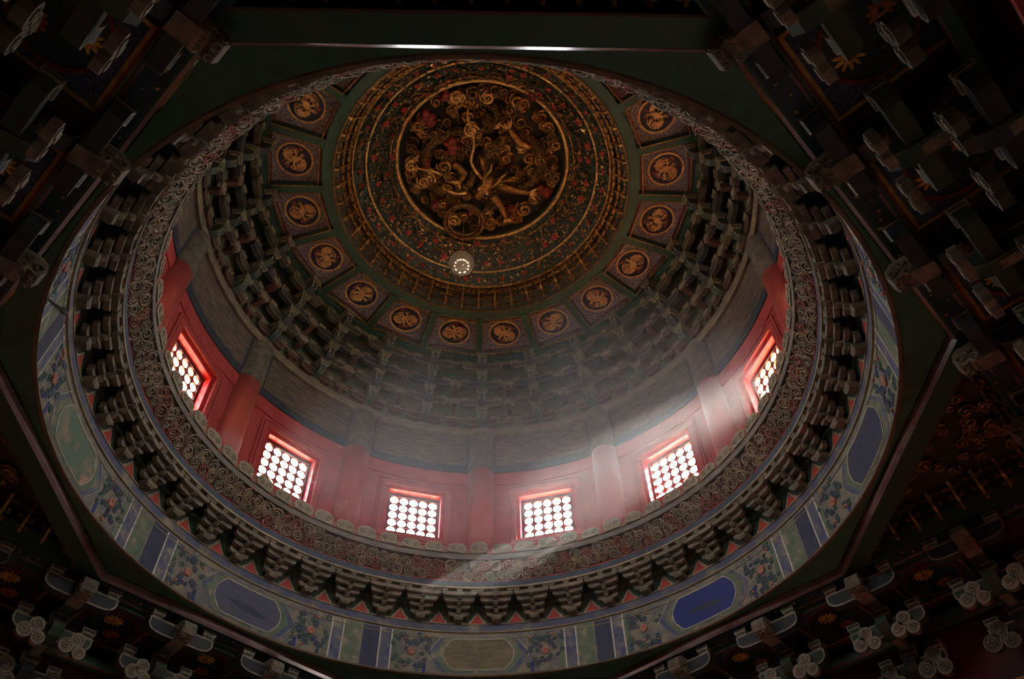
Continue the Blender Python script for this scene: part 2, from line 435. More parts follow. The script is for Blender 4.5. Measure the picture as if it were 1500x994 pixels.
# ------------------------------------------------------------------ corbel brackets on the four sides
def trefoil(mb, cx, cz, r, y0, y1, mi=0, lm=1):
    """cloud wing: three curled lobes in the x-z plane"""
    for dx, dz, q in ((-0.62, -0.1, 0.62), (0.55, -0.35, 0.55), (0.1, 0.6, 0.6)):
        c = (cx + dx * r, cz + dz * r); qq = q * r
        mb.prism([(c[0] + qq * math.cos(i * PI / 6), c[1] + qq * math.sin(i * PI / 6)) for i in range(12)], XZ(0), y0, y1, mi, 0.008, lm)
        sp = [(c[0] + a, y0 - 0.004, c[1] + b) for a, b, _ in spiral(1.5, qq * 0.66, qq * 0.12, 14)]
        mb.tube(sp, 0.006, 4, lm)
    return mb
def corbel_proto():
    t = thing('corbel_bracket', label='painted corbel bracket with carved scroll nose under the square beam', cat='bracket', group='corbel brackets around the hall')
    # origin: (u=0, v=3.2, z=3.9)
    mm = ['bracket_green', 'outline_tan']; mbz = ['bracket_blue', 'outline_pale']; mt = ['bracket_tan', 'outline_pale']
    # carved nose: bulging scroll end
    prof = [(0.10, -0.02), (-0.10, -0.02), (-0.145, -0.05), (-0.16, -0.10), (-0.14, -0.15), (-0.10, -0.165), (-0.075, -0.15), (-0.06, -0.17), (-0.02, -0.185), (0.03, -0.18), (0.10, -0.19)]
    o = obj('scroll_nose', MB().prism(prof, YZ, -0.06, 0.06, 0, 0.012), mt, t)
    mb = MB()
    for yy, zz, q in ((-0.115, -0.115, 0.036), (-0.035, -0.15, 0.034), (-0.05, -0.08, 0.026)):
        for sx in (-1, 1):
            mb.tube([(sx * 0.063, yy + a, zz + b) for a, b, _ in spiral(1.4, q, q * 0.15, 12)], 0.008, 5, 0)
    for xx in (-0.035, 0.035):
        for yy in (-0.12, -0.05):
            mb.tube([(xx + a, yy + b, -0.172 if yy > -0.1 else -0.165) for a, b, _ in spiral(1.3, 0.03, 0.005, 12)], 0.007, 5, 0)
    obj('scroll', mb, 'outline_tan', o)
    # projecting arms, each tier lower and further out
    tiers = ((0.10, 0.95, -0.19, -0.03), (0.20, 0.95, -0.43, -0.28), (0.50, 0.95, -0.67, -0.52))
    for i, (y0, y1, z0, z1) in enumerate(tiers):
        h = z1 - z0
        prof = [(y1, z0), (y1, z1), (y0, z1), (y0 - (0.03 if i else 0), z0 + 0.55 * h), (y0 + 0.02, z0 + 0.22 * h), (y0 + 0.08, z0 + 0.05 * h), (y0 + 0.14, z0)]
        mb = MB().prism(prof, YZ, -0.05, 0.05, 0, 0.014)
        mb.box(-0.034, 0.034, y0 + 0.14, y1 - 0.02, z0 - 0.004, z0 + 0.002, 2)
        obj('arm', mb, ['bracket_green' if i % 2 else 'bracket_blue', 'outline_pale', 'outline_tan'], t)
    for y, z in ((0.34, -0.28), (0.62, -0.52), (0.86, -0.76)):
        obj('block', MB().dou(0, y, z, 0.15, 0.10, 0, 0.01), ['bracket_blue', 'outline_tan'], t)
    # cross arms with bearing blocks
    for i, (y, z, L) in enumerate(((0.04, -0.17, 0.62), (0.34, -0.40, 0.66), (0.64, -0.64, 0.56))):
        a = obj('cross_arm', MB().prism(boat(L, 0.13, 0, z), XZ(y), -0.045, 0.045, 0, 0.014), ['bracket_blue' if i != 1 else 'bracket_green', 'outline_pale'], t)
        for s in (-1, 0, 1):
            if s or i: obj('block', MB().dou(s * (L / 2 - 0.06), y, z + 0.13, 0.115, 0.075 if i else 0.066, 0, 0.01), ['bracket_green', 'outline_pale'], a)
    # cloud wings beside the lower arms
    for s in (-1, 1):
        obj('cloud_wing', trefoil(MB(), s * 0.17, -0.44, 0.10, 0.17, 0.22), mt, t)
        obj('cloud_wing', trefoil(MB(), s * 0.19, -0.68, 0.115, 0.44, 0.50), ['bracket_olive', 'outline_tan'], t)
    return t
ORD = ('first', 'second', 'third', 'fourth', 'fifth', 'sixth')
# the four sides, told by the cartouche colours and corner ceilings they lie next to (u runs clockwise seen from above)
SIDEWORD = {1: 'from the green cartouche under the slate blue cartouche', 3: 'from the gilt lattice corner towards the green cartouche', 5: 'from the grey cartouche towards the gilt lattice corner', 7: 'from the olive cartouche under the deep blue cartouche'}
cb = corbel_proto()
first = True
for k in (1, 3, 5, 7):
    for u in (-2.3, -1.38, -0.46, 0.46, 1.38, 2.3):
        a = k * PI / 4
        nx, ny = -math.sin(a), math.cos(a); ux, uy = math.cos(a), math.sin(a)
        loc = (nx * 3.2 + ux * u, ny * 3.2 + uy * u, Z(3.9))
        if first: cb.location = loc; cb.rotation_euler = (0, 0, a); first = False; c_ = cb
        else: c_ = tree(cb, None, loc, a)
        c_['label'] = '%s scroll nosed corbel bracket %s' % (ORD[int((u + 2.4) / 0.92)], SIDEWORD[k])

# painted lotus panels between the corbels
def petals(mb, cx, cy, z, r, n, w, mi=0, dz=0.012, ph=0.0):
    for i in range(n):
        a = ph + 2 * PI * i / n
        ca, sa = math.cos(a), math.sin(a)
        pts = [(0.15, 0), (0.5, w), (0.85, w * 0.7), (1.0, 0), (0.85, -w * 0.7), (0.5, -w)]
        mb.prism([(cx + r * (p * ca - q * sa), cy + r * (p * sa + q * ca)) for p, q in pts], lambda a_, b_, c_: (a_, b_, c_), z - dz, z)
    return mb
def flat_ring(mb, cx, cy, r0, r1, z0, z1, n=28, mi=0):
    vs = []
    for i in range(n):
        a = 2 * PI * i / n
        vs += [(cx + r * math.cos(a), cy + r * math.sin(a), z) for r, z in ((r0, z0), (r1, z0), (r1, z1), (r0, z1))]
    fs = []
    for i in range(n):
        j = (i + 1) % n
        for q in range(4):
            fs.append((4 * i + q, 4 * i + (q + 1) % 4, 4 * j + (q + 1) % 4, 4 * j + q))
    return mb.add(vs, fs, mi)
def panel_proto():
    t = thing('lotus_panel', label='painted ceiling panel with red ring and lotus between two corbels', cat='panel', group='lotus panels between the corbels')
    obj('board', MB().box(-0.29, 0.29, 0.14, 0.78, 0.0, 0.03), 'panel_navy', t)
    fr = MB()
    for s in (-1, 1):
        fr.box(s * 0.29 - 0.012, s * 0.29 + 0.012, 0.13, 0.79, -0.012, 0.03)
        yy = 0.46 + s * 0.32
        fr.box(-0.29, 0.29, yy - 0.012, yy + 0.012, -0.012, 0.03)
    obj('gold_border', fr, 'gold_line', t)
    obj('core', MB().prism([(0.235 * math.cos(i * PI / 14), 0.46 + 0.235 * math.sin(i * PI / 14)) for i in range(28)], lambda a, b, c: (a, b, c), -0.006, 0.0), 'panel_core', t)
    obj('ring', flat_ring(MB(), 0, 0.46, 0.225, 0.25, -0.012, 0.0), 'ring_red', t)
    l1 = obj('lotus', petals(MB(), -0.02, 0.34, -0.006, 0.085, 11, 0.13), 'lotus_yellow', t)
    l2 = obj('lotus', petals(MB(), 0.07, 0.56, -0.006, 0.075, 10, 0.2), 'lotus_orange', t)
    obj('leaf', petals(MB(), -0.11, 0.52, -0.006, 0.07, 5, 0.3), 'bracket_green', t)
    return t
pp = panel_proto(); first = True
for k in (1, 3, 5, 7):
    for u in (-1.84, -0.92, 0.0, 0.92, 1.84):
        a = k * PI / 4
        loc = (-math.sin(a) * 3.2 + math.cos(a) * u, math.cos(a) * 3.2 + math.sin(a) * u, Z(3.892))
        if first: pp.location = loc; pp.rotation_euler = (0, 0, a); first = False; c_ = pp
        else: c_ = tree(pp, None, loc, a)
        c_['label'] = '%s red ringed lotus panel %s' % (ORD[int((u + 1.9) / 0.92)], SIDEWORD[k])
for k in (1, 3, 5, 7):
    a = k * PI / 4
    t = thing('tie_rail', (-math.sin(a) * 3.2, math.cos(a) * 3.2, Z(3.9)), a, 'thin red edged rails behind the corbels ' + BYK[k], 'rail', 'red edged rails behind the corbels')
    obj('rail', MB().box(-3.3, 3.3, 0.1, 0.129, -0.032, 0.022), 'green_beam', t)
    obj('red_edge', MB().box(-3.3, 3.3, 0.112, 0.1285, -0.0345, -0.0315), 'ring_red', t)
    obj('outer_rail', MB().box(-3.9, 3.9, 0.80, 0.86, -0.032, 0.022), 'hall_dark', t)
    obj('outer_red_edge', MB().box(-3.9, 3.9, 0.797, 0.812, -0.03, -0.012), 'ring_red', t)
    obj('lower_rail', MB().box(-3.9, 3.9, 0.70, 0.76, -0.282, -0.188), 'green_beam', t)
    obj('lower_red_edge', MB().box(-3.9, 3.9, 0.697, 0.712, -0.278, -0.262), 'ring_red', t)

# shared small carved pieces ------------------------------------------------
def cloud_mesh(name, mats, n=18):
    mb = MB()
    sp = spiral(1.6, 1.0, 0.12, n, 0.0, 0.0, 0.35)
    mb.tube(sp, [0.2 + 0.1 * math.sin(PI * i / n) for i in range(n + 1)], 5, 0)
    mb.tube([(1.0, 0, 0), (1.1, -0.45, 0), (0.95, -0.95, 0), (0.6, -1.35, 0)], [0.22, 0.24, 0.18, 0.05], 5, 0)
    mb.tube([(0.95, -0.3, 0), (0.4, -0.9, 0.05), (-0.3, -1.1, 0.05), (-0.8, -0.9, 0)], [0.12, 0.2, 0.18, 0.05], 5, 0)
    return mb.mesh(name, mats)
CLOUD = cloud_mesh('cloud_scroll', 'gold'); CLOUD_D = cloud_mesh('cloud_scroll_dark', 'gold_dark'); CLOUD_P = cloud_mesh('cloud_scroll_pale', 'gold_pale'); CLOUD_G = CLOUD
def mini_bracket(name, mat):
    """gilded miniature bracket: upright arm, three cross arms with block ends; faces -y"""
    mb = MB()
    mb.prism([(0.0, 0.0), (-0.04, 0.02), (-0.07, 0.09), (-0.11, 0.13), (-0.14, 0.2), (-0.17, 0.26), (-0.10, 0.26), (0.0, 0.2)], YZ, -0.012, 0.012)
    for i, (y, z, L) in enumerate(((-0.03, 0.05, 0.10), (-0.075, 0.125, 0.14), (-0.13, 0.2, 0.18))):
        mb.prism(boat(L, 0.024, 0, z), XZ(y), -0.012, 0.012)
        for s in (-1, 1):
            mb.dou(s * (L / 2 - 0.014), y, z + 0.024, 0.028, 0.018)
    return mb.mesh(name, mat)
MINI = mini_bracket('gilded_bracket', 'gold'); MINIG = MINI
def put(name, me, parent, loc, rot, sc):
    o = bpy.data.objects.new(name, me); COL.objects.link(o); o.parent = parent
    o.location = loc; o.rotation_euler = rot; o.scale = sc if isinstance(sc, (tuple, list)) else (sc, sc, sc)
    return o

# gilded corner ceilings outside the octagon
rr = random.Random(11)
def tri_proto(k):
    t = thing('corner_ceiling', pol(-k * PI / 4, 3.3, Z(4.02)), k * PI / 4, 'carved gilded triangular corner ceiling ' + BYK[k].replace('in front of', 'forming'), 'ceiling panel', 'gilded corner ceilings')
    lo = [(-1.25, -0.02), (1.25, -0.02), (0, 1.25)]
    obj('ground', MB().prism(lo, lambda a, b, c: (a, b, c), 0.22, 0.26), 'caisson_dark', t)
    w = MB()
    for p, q in (((-1.25, -0.02), (1.25, -0.02)), ((1.25, -0.02), (0, 1.25)), ((0, 1.25), (-1.25, -0.02))):
        w.add([(p[0], p[1], -0.03), (q[0], q[1], -0.03), (q[0], q[1], 0.24), (p[0], p[1], 0.24)], [(0, 1, 2, 3)])
    obj('side_board', w, 'caisson_dark', t)
    for i in range(13):                                   # lattice of miniature brackets along the long edge
        put('gilded_bracket', MINIG, t, (-1.05 + i * 0.175, 0.02, -0.03), (0, 0, PI), 0.9)
    for s in (-1, 1):
        for i in range(8):
            f = (i + 0.7) / 8.6
            put('gilded_bracket', MINIG, t, (s * (1.16 * (1 - f)), 0.02 + 1.16 * f, -0.03), (0, 0, (-s) * PI / 4), 0.9)
    cnt = 0
    while cnt < 26:
        x = rr.uniform(-0.85, 0.85); y = rr.uniform(0.2, 0.95)
        if abs(x) + y > 1.0: continue
        put('cloud_scroll', CLOUD_G, t, (x, y, 0.19), (PI, 0, rr.uniform(0, 6.28)), rr.uniform(0.04, 0.065)); cnt += 1
    return t
for k in (0, 2, 4, 6): tri_proto(k)

# ================================================================== painted ring beam
def ringthing(name, z, label, cat, kind=None):
    return thing(name, (0, 0, Z(z)), 0, label, cat, None, kind)
def rp(name, mb, mats, parent, rz=0.0, kind=None):
    o = obj(name, mb, mats, parent, rz=rz, kind=kind)
    o.matrix_parent_inverse = Matrix.Translation((0, 0, -parent.location.z)); return o
RB = 3.06
band = ringthing('painted_ring_beam', 4.0, 'faded blue and green painted ring beam above the octagonal soffit', 'beam')
rp('beam', MB().lathe(zl([(RB, 4.004), (RB + 0.011, 4.004), (RB + 0.011, 4.028), (RB + 0.14, 4.028), (RB + 0.14, 4.467), (RB, 4.467)]), n=192), 'band_ground', band)
def patch(mb, az0, az1, zlo, zhi, r=RB, th=0.004, n=8, mi=0):
    """curved plate on the ring; zlo/zhi are numbers or functions of t in -1..1"""
    A = []; B = []
    for i in range(n + 1):
        t = -1 + 2 * i / n; a = R(az0 + (az1 - az0) * i / n)
        l = zlo(t) if callable(zlo) else zlo; h = zhi(t) if callable(zhi) else zhi
        A.append((pol(a, r - th, Z(l)), pol(a, r - th, Z(h)))); B.append((pol(a, r, Z(l)), pol(a, r, Z(h))))
    vs = []; fs = []
    for i in range(n + 1): vs += [A[i][0], A[i][1], B[i][0], B[i][1]]
    for i in range(n):
        a = 4 * i; b = 4 * i + 4
        fs += [(a, b, b + 1, a + 1), (a + 1, b + 1, b + 3, a + 3), (a, a + 2, b + 2, b)]
    fs += [(0, 1, 3, 2), (4 * n, 4 * n + 2, 4 * n + 3, 4 * n + 1)]
    return mb.add(vs, fs, mi)
def cart(t):
    """half height of a cartouche with ogee ends"""
    x = abs(t)
    if x < 0.72: return 1.0
    if x < 0.86: return 1.0 - 0.28 * ((x - 0.72) / 0.14) ** 1.5
    return max(0.0, 0.62 - 0.32 * ((x - 0.86) / 0.14) ** 2) if x < 0.985 else 0.2
ZC, HC = 4.225, 0.165
def cart_outline(c, half, k, rad=0.005):
    pts = []
    N = 40
    for i in range(N + 1):
        t = -1 + 2 * i / N
        pts.append(pol(R(c + half * k * t), RB - 0.007, Z(ZC + HC * k * cart(t))))
    for i in range(N + 1):
        t = 1 - 2 * i / N
        pts.append(pol(R(c + half * k * t), RB - 0.007, Z(ZC - HC * k * cart(t))))
    return pts
CART = {0: 'band_olive', 1: 'band_deep_blue', 7: 'band_slate', 2: 'band_navy', 6: 'band_moss', 3: 'band_deep_blue', 5: 'band_deep_blue', 4: 'band_olive'}
rr = random.Random(5)
for q in range(8):
    c = 45.0 * q
    # surround of the cartouche: pointed green then blue bands
    point = lambda t: 0.19 if abs(t) < 0.74 else 0.19 - 0.19 * (abs(t) - 0.74) / 0.26
    rp('surround', patch(MB(), c - 9.6, c + 9.6, lambda t: ZC - max(0.01, point(t)), lambda t: ZC + max(0.01, point(t)), th=0.002, n=20), 'band_blue', band)
    rp('surround', patch(MB(), c - 8.5, c + 8.5, lambda t: ZC - max(0.01, point(t) * 0.98), lambda t: ZC + max(0.01, point(t) * 0.98), th=0.003, n=20), 'band_green', band)
    ct = rp('cartouche', patch(MB(), c - 6.7, c + 6.7, lambda t: ZC - HC * cart(t), lambda t: ZC + HC * cart(t), th=0.005, n=24), CART[q], band)
    if q % 2: rp('dark_streak', patch(MB(), c - 4.2, c + 4.4, lambda t: ZC - 0.03 - 0.022 * t - 0.03 * (1 - t * t), lambda t: ZC - 0.03 - 0.022 * t + 0.035 * (1 - t * t), th=0.006, n=12), 'band_navy', band)
    rp('cartouche_outline', MB().tube(cart_outline(c, 6.7, 1.0), 0.0055, 4, closed=True), 'line_white', band)
    for s in (-1, 1):
        zz = [ZC - 0.19, ZC, ZC + 0.19]
        rp('point_line', MB().tube([pol(R(c + s * (7.0 if i != 2 else 9.7)), RB - 0.004, Z(z)) for i, z in ((0, ZC - 0.2), (2, ZC), (1, ZC + 0.2))], 0.003, 4), 'line_white', band)
        # stripes towards the joint at 22.5 degrees
        for a0, a1, mt in ((16.7, 18.9, 'band_blue'), (19.1, 22.3, 'band_green'), ) if s > 0 else ((16.7, 18.9, 'band_blue'), (19.1, 22.3, 'band_navy')):
            rp('stripe', patch(MB(), c + s * a0, c + s * a1, 4.01, 4.44, th=0.003, n=3), mt, band)
        for a in (16.7, 18.95):
            rp('stripe_line', patch(MB(), c + s * a - 0.12, c + s * a + 0.12, 4.01, 4.44, th=0.005, n=1), 'line_white', band)
        # rosette field with curling tendrils
        ca = c + s * 12.8
        def on(ax, z, d=0.006): return pol(R(ax), RB - d, Z(z))
        fl = MB()
        for i in range(9):
            a = 2 * PI * i / 9
            for rad, rs in ((0.028, 0.02), (0.012, 0.012)):
                p = on(ca + math.degrees(rad * math.cos(a) / RB), ZC + rad * math.sin(a), 0.008)
                fl.ball(p, rs, 6, 4, sc=(0.8, 0.8, 0.8))
        rp('rosette', fl, 'rosette_pink', band)
        td = MB(); td2 = MB()
        for i in range(38):
            az = ca + rr.uniform(-3.5, 3.5); z = ZC + rr.uniform(-0.19, 0.19); rad = rr.uniform(0.022, 0.036)
            if (az - ca) ** 2 * 0.0028 + (z - ZC) ** 2 < 0.003: continue
            ph = rr.uniform(0, 6.28)
            (td if i % 2 else td2).tube([on(az + math.degrees(a / RB), z + b, 0.003) for a, b, _ in spiral(1.4, rad, rad * 0.2, 12, ph)], 0.006, 4)
        rp('tendril', td, 'scroll_green', band); rp('tendril', td2, 'scroll_blue', band)
        fl2 = MB()
        for i in range(3):
            p = on(ca + rr.uniform(-3, 3), ZC + rr.choice((-1, 1)) * rr.uniform(0.12, 0.18), 0.006)
            fl2.ball(p, 0.02, 6, 4, sc=(0.9, 0.9, 0.7))
        rp('bud', fl2, 'rosette_pink', band)
        # green chevron stripe beside the field
        rp('stripe', patch(MB(), c + s * 9.9, c + s * 10.5, 4.02, 4.12, th=0.003, n=1), 'band_deep_blue', band)
        rp('stripe', patch(MB(), c + s * 15.5, c + s * 16.4, 4.02, 4.43, th=0.003, n=2), 'band_green', band)
rp('upper_crease', MB().lathe(zl([(RB - 0.007, 4.395), (RB + 0.01, 4.395), (RB + 0.01, 4.403), (RB - 0.007, 4.403)]), n=160), 'ochre_edge', band)
ledge = ringthing('ledge_ring', 4.466, 'narrow blue ledge ring edged in pale paint above the painted ring beam', 'ledge')
rp('ledge', MB().lathe(zl([(3.05, 4.472), (3.2, 4.466), (3.2, 4.56), (3.046, 4.556)]), n=160), 'ledge_blue', ledge)
rp('pale_edge', MB().lathe(zl([(3.042, 4.462), (3.06, 4.458), (3.06, 4.474), (3.042, 4.474)]), n=160), 'ochre_edge', ledge)
rp('top_edge', MB().lathe(zl([(3.038, 4.55), (3.06, 4.55), (3.06, 4.562), (3.038, 4.562)]), n=160), 'ochre_edge', ledge)
# dark iron spike stuck in the painted beam
p0 = Vector(pol(R(-110.6), 3.06, Z(4.466))); p1 = Vector(pol(R(-119.6), 3.043, Z(4.03)))
d_ = p1 - p0
sp = MB().tube([d_ * 0.0, d_ * 0.25, d_ * 0.3, d_ * 1.0], [0.02, 0.022, 0.012, 0.006], 6)
obj('iron_spike', sp, 'iron', loc=p0, label='dark iron spike sticking out of the painted ring beam', cat='spike')

# ================================================================== lower bracket ring
NB = 47
bw = ringthing('wall_bracket_ring', 4.56, 'green painted board ring behind the lower brackets', 'wall', 'structure')
rp('board', MB().lathe(zl([(3.06, 4.558), (3.2, 4.558), (3.2, 4.95), (3.045, 4.95)]), n=141), 'bracket_wall', bw)
flame = [(-0.085, 0), (-0.075, 0.03), (-0.05, 0.05), (-0.03, 0.085), (0, 0.125), (0.03, 0.085), (0.05, 0.05), (0.075, 0.03), (0.085, 0)]
fm = MB().prism([(a * 0.8, b * 0.82) for a, b in flame], XZ(0), -0.012, 0.002).mesh('flame', 'flame_red')
fo = MB().prism([(a * 1.12, b * 1.15) for a, b in flame], XZ(0), -0.006, 0.002).mesh('flame_border', 'ochre_edge')
fg = MB().prism([(a * 1.6, b * 1.75) for a, b in flame], XZ(0), -0.003, 0.002).mesh('flame_ground', 'bracket_green')
for i in range(NB):
    a = R(-0.3) + 2 * PI * i / NB
    f = obj('flame', fm, None, bw, rz=-a); f.matrix_parent_inverse = Matrix.Translation((0, 0, -Z(4.56))); f.location = pol(a, 3.055, Z(4.56))
    g = obj('flame_border', fo, None, f); g = obj('flame_ground', fg, None, f)
def lower_proto():
    t = thing('lower_bracket', label='weathered wooden bracket set in the lower ring above the painted beam', cat='bracket', group='bracket sets of the lower ring')
    mats = ['bracket_tan', 'outline_tan']; mg = ['bracket_tan', 'outline_tan']; mb_ = ['bracket_tan', 'outline_pale']
    obj('base_block', MB().dou(0, 0.0, 0.0, 0.10, 0.06, 0, 0.006), mg, t)
    # projecting arms
    for y0, y1, z0, z1 in ((-0.07, 0.06, 0.055, 0.105), (-0.135, 0.06, 0.125, 0.175), (-0.20, 0.06, 0.195, 0.24)):
        h = z1 - z0
        obj('arm', MB().prism([(y1, z0), (y1, z1), (y0, z1), (y0 - 0.01, z0 + .5 * h), (y0 + 0.015, z0 + .15 * h), (y0 + 0.045, z0)], YZ, -0.02, 0.02, 0, 0.006), mats, t)
    for y, z, L, mm in ((0.0, 0.06, 0.2, mg), (-0.06, 0.125, 0.23, mats), (-0.12, 0.18, 0.30, mb_)):
        c = obj('cross_arm', MB().prism(boat(L, 0.055, 0, z), XZ(y), -0.022, 0.022, 0, 0.006), mm, t)
        for s in (-1, 1):
            obj('block', MB().dou(s * (L / 2 - 0.025), y, z + 0.05, 0.055, 0.035, 0, 0.005), mats, c)
    obj('block', MB().dou(0, -0.06, 0.105, 0.055, 0.035, 0, 0.005), mats, t)
    top = obj('top_arm', MB().prism(boat(0.345, 0.05, 0, 0.235), XZ(-0.165), -0.022, 0.022, 0, 0.006), mats, t)
    for s in (-1, 0, 1):
        obj('block', MB().dou(s * 0.145, -0.165, 0.282, 0.06, 0.04, 0, 0.005), mats, top)
    return t
lp = lower_proto()
for i in range(NB):
    a = R(-0.3) + 2 * PI * (i + 0.5) / NB
    loc = pol(a, 2.998, Z(4.558))
    if i == 0: lp.location = loc; lp.rotation_euler = (0, 0, -a); lp.scale = (1.06, 1.0, 0.825)
    else: tree(lp, None, loc, -a)
blue = ringthing('blue_ring_beam', 4.86, 'slate blue ring beam with ochre lower edge resting on the lower brackets', 'beam')
rp('beam', MB().lathe(zl([(2.80, 4.84), (3.048, 4.84), (3.048, 4.93), (2.796, 4.908)]), n=160), 'blue_ring', blue)
rp('ochre_edge', MB().lathe(zl([(2.795, 4.822), (2.88, 4.822), (2.88, 4.842), (2.795, 4.842)]), n=160), 'ochre_edge', blue)
# ================================================================== carved frieze and scalloped cornice
fz = ringthing('carved_frieze', 4.91, 'leaning frieze ring carved with tan and red cloud scrolls', 'frieze')
rp('ground', MB().lathe(zl([(2.806, 4.909), (3.048, 4.929), (3.048, 5.09), (2.69, 5.075)]), n=160), 'frieze_ground', fz)
rp('red_edge', MB().lathe(zl([(2.796, 4.906), (2.83, 4.906), (2.83, 4.92), (2.796, 4.92)]), n=160), 'red_edge', fz)
def fscroll(name, mat):
    mb = MB()
    mb.tube(spiral(1.75, 1.0, 0.1, 20, 0, 0, -0.25), [0.17] * 14 + [0.14] * 7, 4, 0)
    mb.tube([(1.0, 0, 0), (1.02, -0.6, 0), (0.7, -1.15, 0), (0.1, -1.4, 0), (-0.5, -1.25, 0)], [0.17, 0.2, 0.17, 0.14, 0.04], 4)
    mb.tube([(0.75, -0.75, 0), (0.1, -0.95, 0), (-0.6, -0.85, 0), (-1.05, -0.4, 0), (-1.1, 0.1, 0)], [0.08, 0.15, 0.15, 0.12, 0.04], 4)
    mb.tube([(-0.9, 0.6, 0), (-0.4, 1.15, 0), (0.35, 1.25, 0), (0.95, 0.9, 0)], [0.04, 0.12, 0.14, 0.05], 4)
    return mb.mesh(name, mat)
FS = [fscroll('carved_scroll', 'frieze_tan'), fscroll('carved_scroll_rose', 'frieze_rose'), fscroll('carved_scroll_sage', 'frieze_sage')]
rr = random.Random(3)
NF = 140
slope = math.atan2(0.13, 0.154)
zc = fz.location.z
for row in range(2):
    for i in range(NF):
        a = 2 * PI * (i + 0.5 * row + rr.uniform(-.12, .12)) / NF
        f = 0.27 + 0.46 * row + rr.uniform(-.05, .05)
        r = 2.797 - 0.115 * f - 0.008; z = 4.915 + 0.155 * f
        # local frame: x tangential, y up the slope, z outwards from the face
        mt = Matrix.Rotation(-a, 4, 'Z') @ Matrix.Translation((0, r, Z(z) - zc)) @ Matrix.Rotation(PI / 2 + slope - 0.05, 4, 'X')
        o = bpy.data.objects.new('carved_scroll', rr.choice((FS[0], FS[0], FS[1], FS[2]))); COL.objects.link(o); o.parent = fz
        sc = rr.uniform(0.04, 0.056); fl = rr.choice((-1, 1))
        o.matrix_local = mt @ Matrix.Rotation(rr.uniform(0, 6.28), 4, 'Z') @ Matrix.Diagonal((sc * fl, sc, sc, 1))
fc = {'frieze_tan': MB(), 'frieze_sage': MB(), 'frieze_rose': MB()}
for i in range(520):
    a = rr.uniform(0, 2 * PI); f = rr.uniform(0.08, 0.92); r = 2.797 - 0.115 * f - 0.004; z = 4.915 + 0.155 * f
    mt = Matrix.Rotation(-a, 4, 'Z') @ Matrix.Translation((0, r, Z(z) - zc)) @ Matrix.Rotation(PI / 2 + slope - 0.05, 4, 'X') @ Matrix.Rotation(rr.uniform(0, 6.28), 4, 'Z')
    s = rr.uniform(0.03, 0.055); b = rr.uniform(0.5, 1.2) * rr.choice((-1, 1))
    fc[rr.choice(('frieze_tan', 'frieze_tan', 'frieze_sage', 'frieze_rose'))].tube([mt @ Vector((s * x, s * b * (1 - x * x), -0.004)) for x in (-1, -.5, 0, .5, 1)], [0.003, 0.008, 0.01, 0.008, 0.002], 4)
for key, mb in fc.items(): obj('carved_tendrils', mb, key, fz, kind='stuff')
co = ringthing('scalloped_cornice', 5.07, 'grey cornice ring topped with rounded cloud shaped knobs', 'cornice')
rp('band', MB().lathe(zl([(2.668, 5.097), (3.0, 5.105), (3.0, 5.2), (2.70, 5.18), (2.662, 5.15)]), n=160), 'cornice_grey', co)
rp('groove', MB().lathe(zl([(2.72, 5.07), (2.8, 5.075), (2.8, 5.11), (2.72, 5.11)]), n=160), 'cornice_grey', co)
kn = MB()
knp = [(-0.085, 0), (-0.105, 0.03), (-0.104, 0.075), (-0.08, 0.108), (-0.04, 0.12), (0.03, 0.124), (0.075, 0.112), (0.10, 0.08), (0.104, 0.035), (0.085, 0)]
kn.prism(knp, XZ(0), -0.03, 0.05, 0, 0.014)
KN = kn.mesh('knob', ['frieze_sage', 'frieze_tan'])
ks = MB()
for s in (-1, 1): ks.tube([(s * 0.045 + s * a, -0.033, 0.055 + b) for a, b, _ in spiral(1.3, 0.036, 0.006, 10)], 0.007, 4)
KS = ks.mesh('knob_scroll', 'frieze_tan')
kb = MB().prism([(a * 0.45, b * 0.5) for a, b in knp], XZ(0), -0.02, 0.04).mesh('knob_bead', 'frieze_rose')
NK = 68; rk = random.Random(8)
for i in range(NK):
    a = 2 * PI * i / NK
    o = obj('knob', KN, None, co, rz=-a); o.scale = (rk.uniform(0.88, 1.08), 1, rk.uniform(0.85, 1.15)); o.rotation_euler[1] = rk.uniform(-.09, .09); o.location = pol(a, 2.685, Z(5.172) - co.location.z)
    obj('knob_scroll', KS, None, o)
    a2 = a + PI / NK
    o = obj('bead', kb, None, co, rz=-a2); o.location = pol(a2, 2.69, Z(5.172) - co.location.z)
obj('gallery_floor', MB().lathe(zl([(2.76, 5.183), (3.0, 5.197), (3.0, 5.212), (2.76, 5.205)]), n=96), 'plate_brown', label='narrow gallery floor behind the scalloped cornice', cat='gallery floor')

# ================================================================== window drum
wd = thing('wall_drum', (0, 0, Z(5.18)), 0, None, None, None, 'structure')
for i in range(12):
    c = 30 * i + 15
    mb = MB()
    mb.lathe(zl([(3.0, 5.10), (3.14, 5.10), (3.14, 6.6), (3.0, 6.6)]), R(c + 7.4), R(c + 22.6), 6)
    mb.lathe(zl([(3.0, 5.10), (3.14, 5.10), (3.14, 5.52), (3.0, 5.52)]), R(c - 7.4), R(c + 7.4), 6)
    mb.lathe(zl([(3.0, 6.3), (3.14, 6.3), (3.14, 6.6), (3.0, 6.6)]), R(c - 7.4), R(c + 7.4), 6)
    rp('wall_bay', mb, 'red_paint', wd)
    # shallow lintel board across the top of the bay
    rp('lintel_board', MB().lathe(zl([(2.985, 6.40), (3.02, 6.40), (3.02, 6.6), (2.985, 6.6)]), R(c - 13), R(c + 13), 12), 'red_paint', wd)
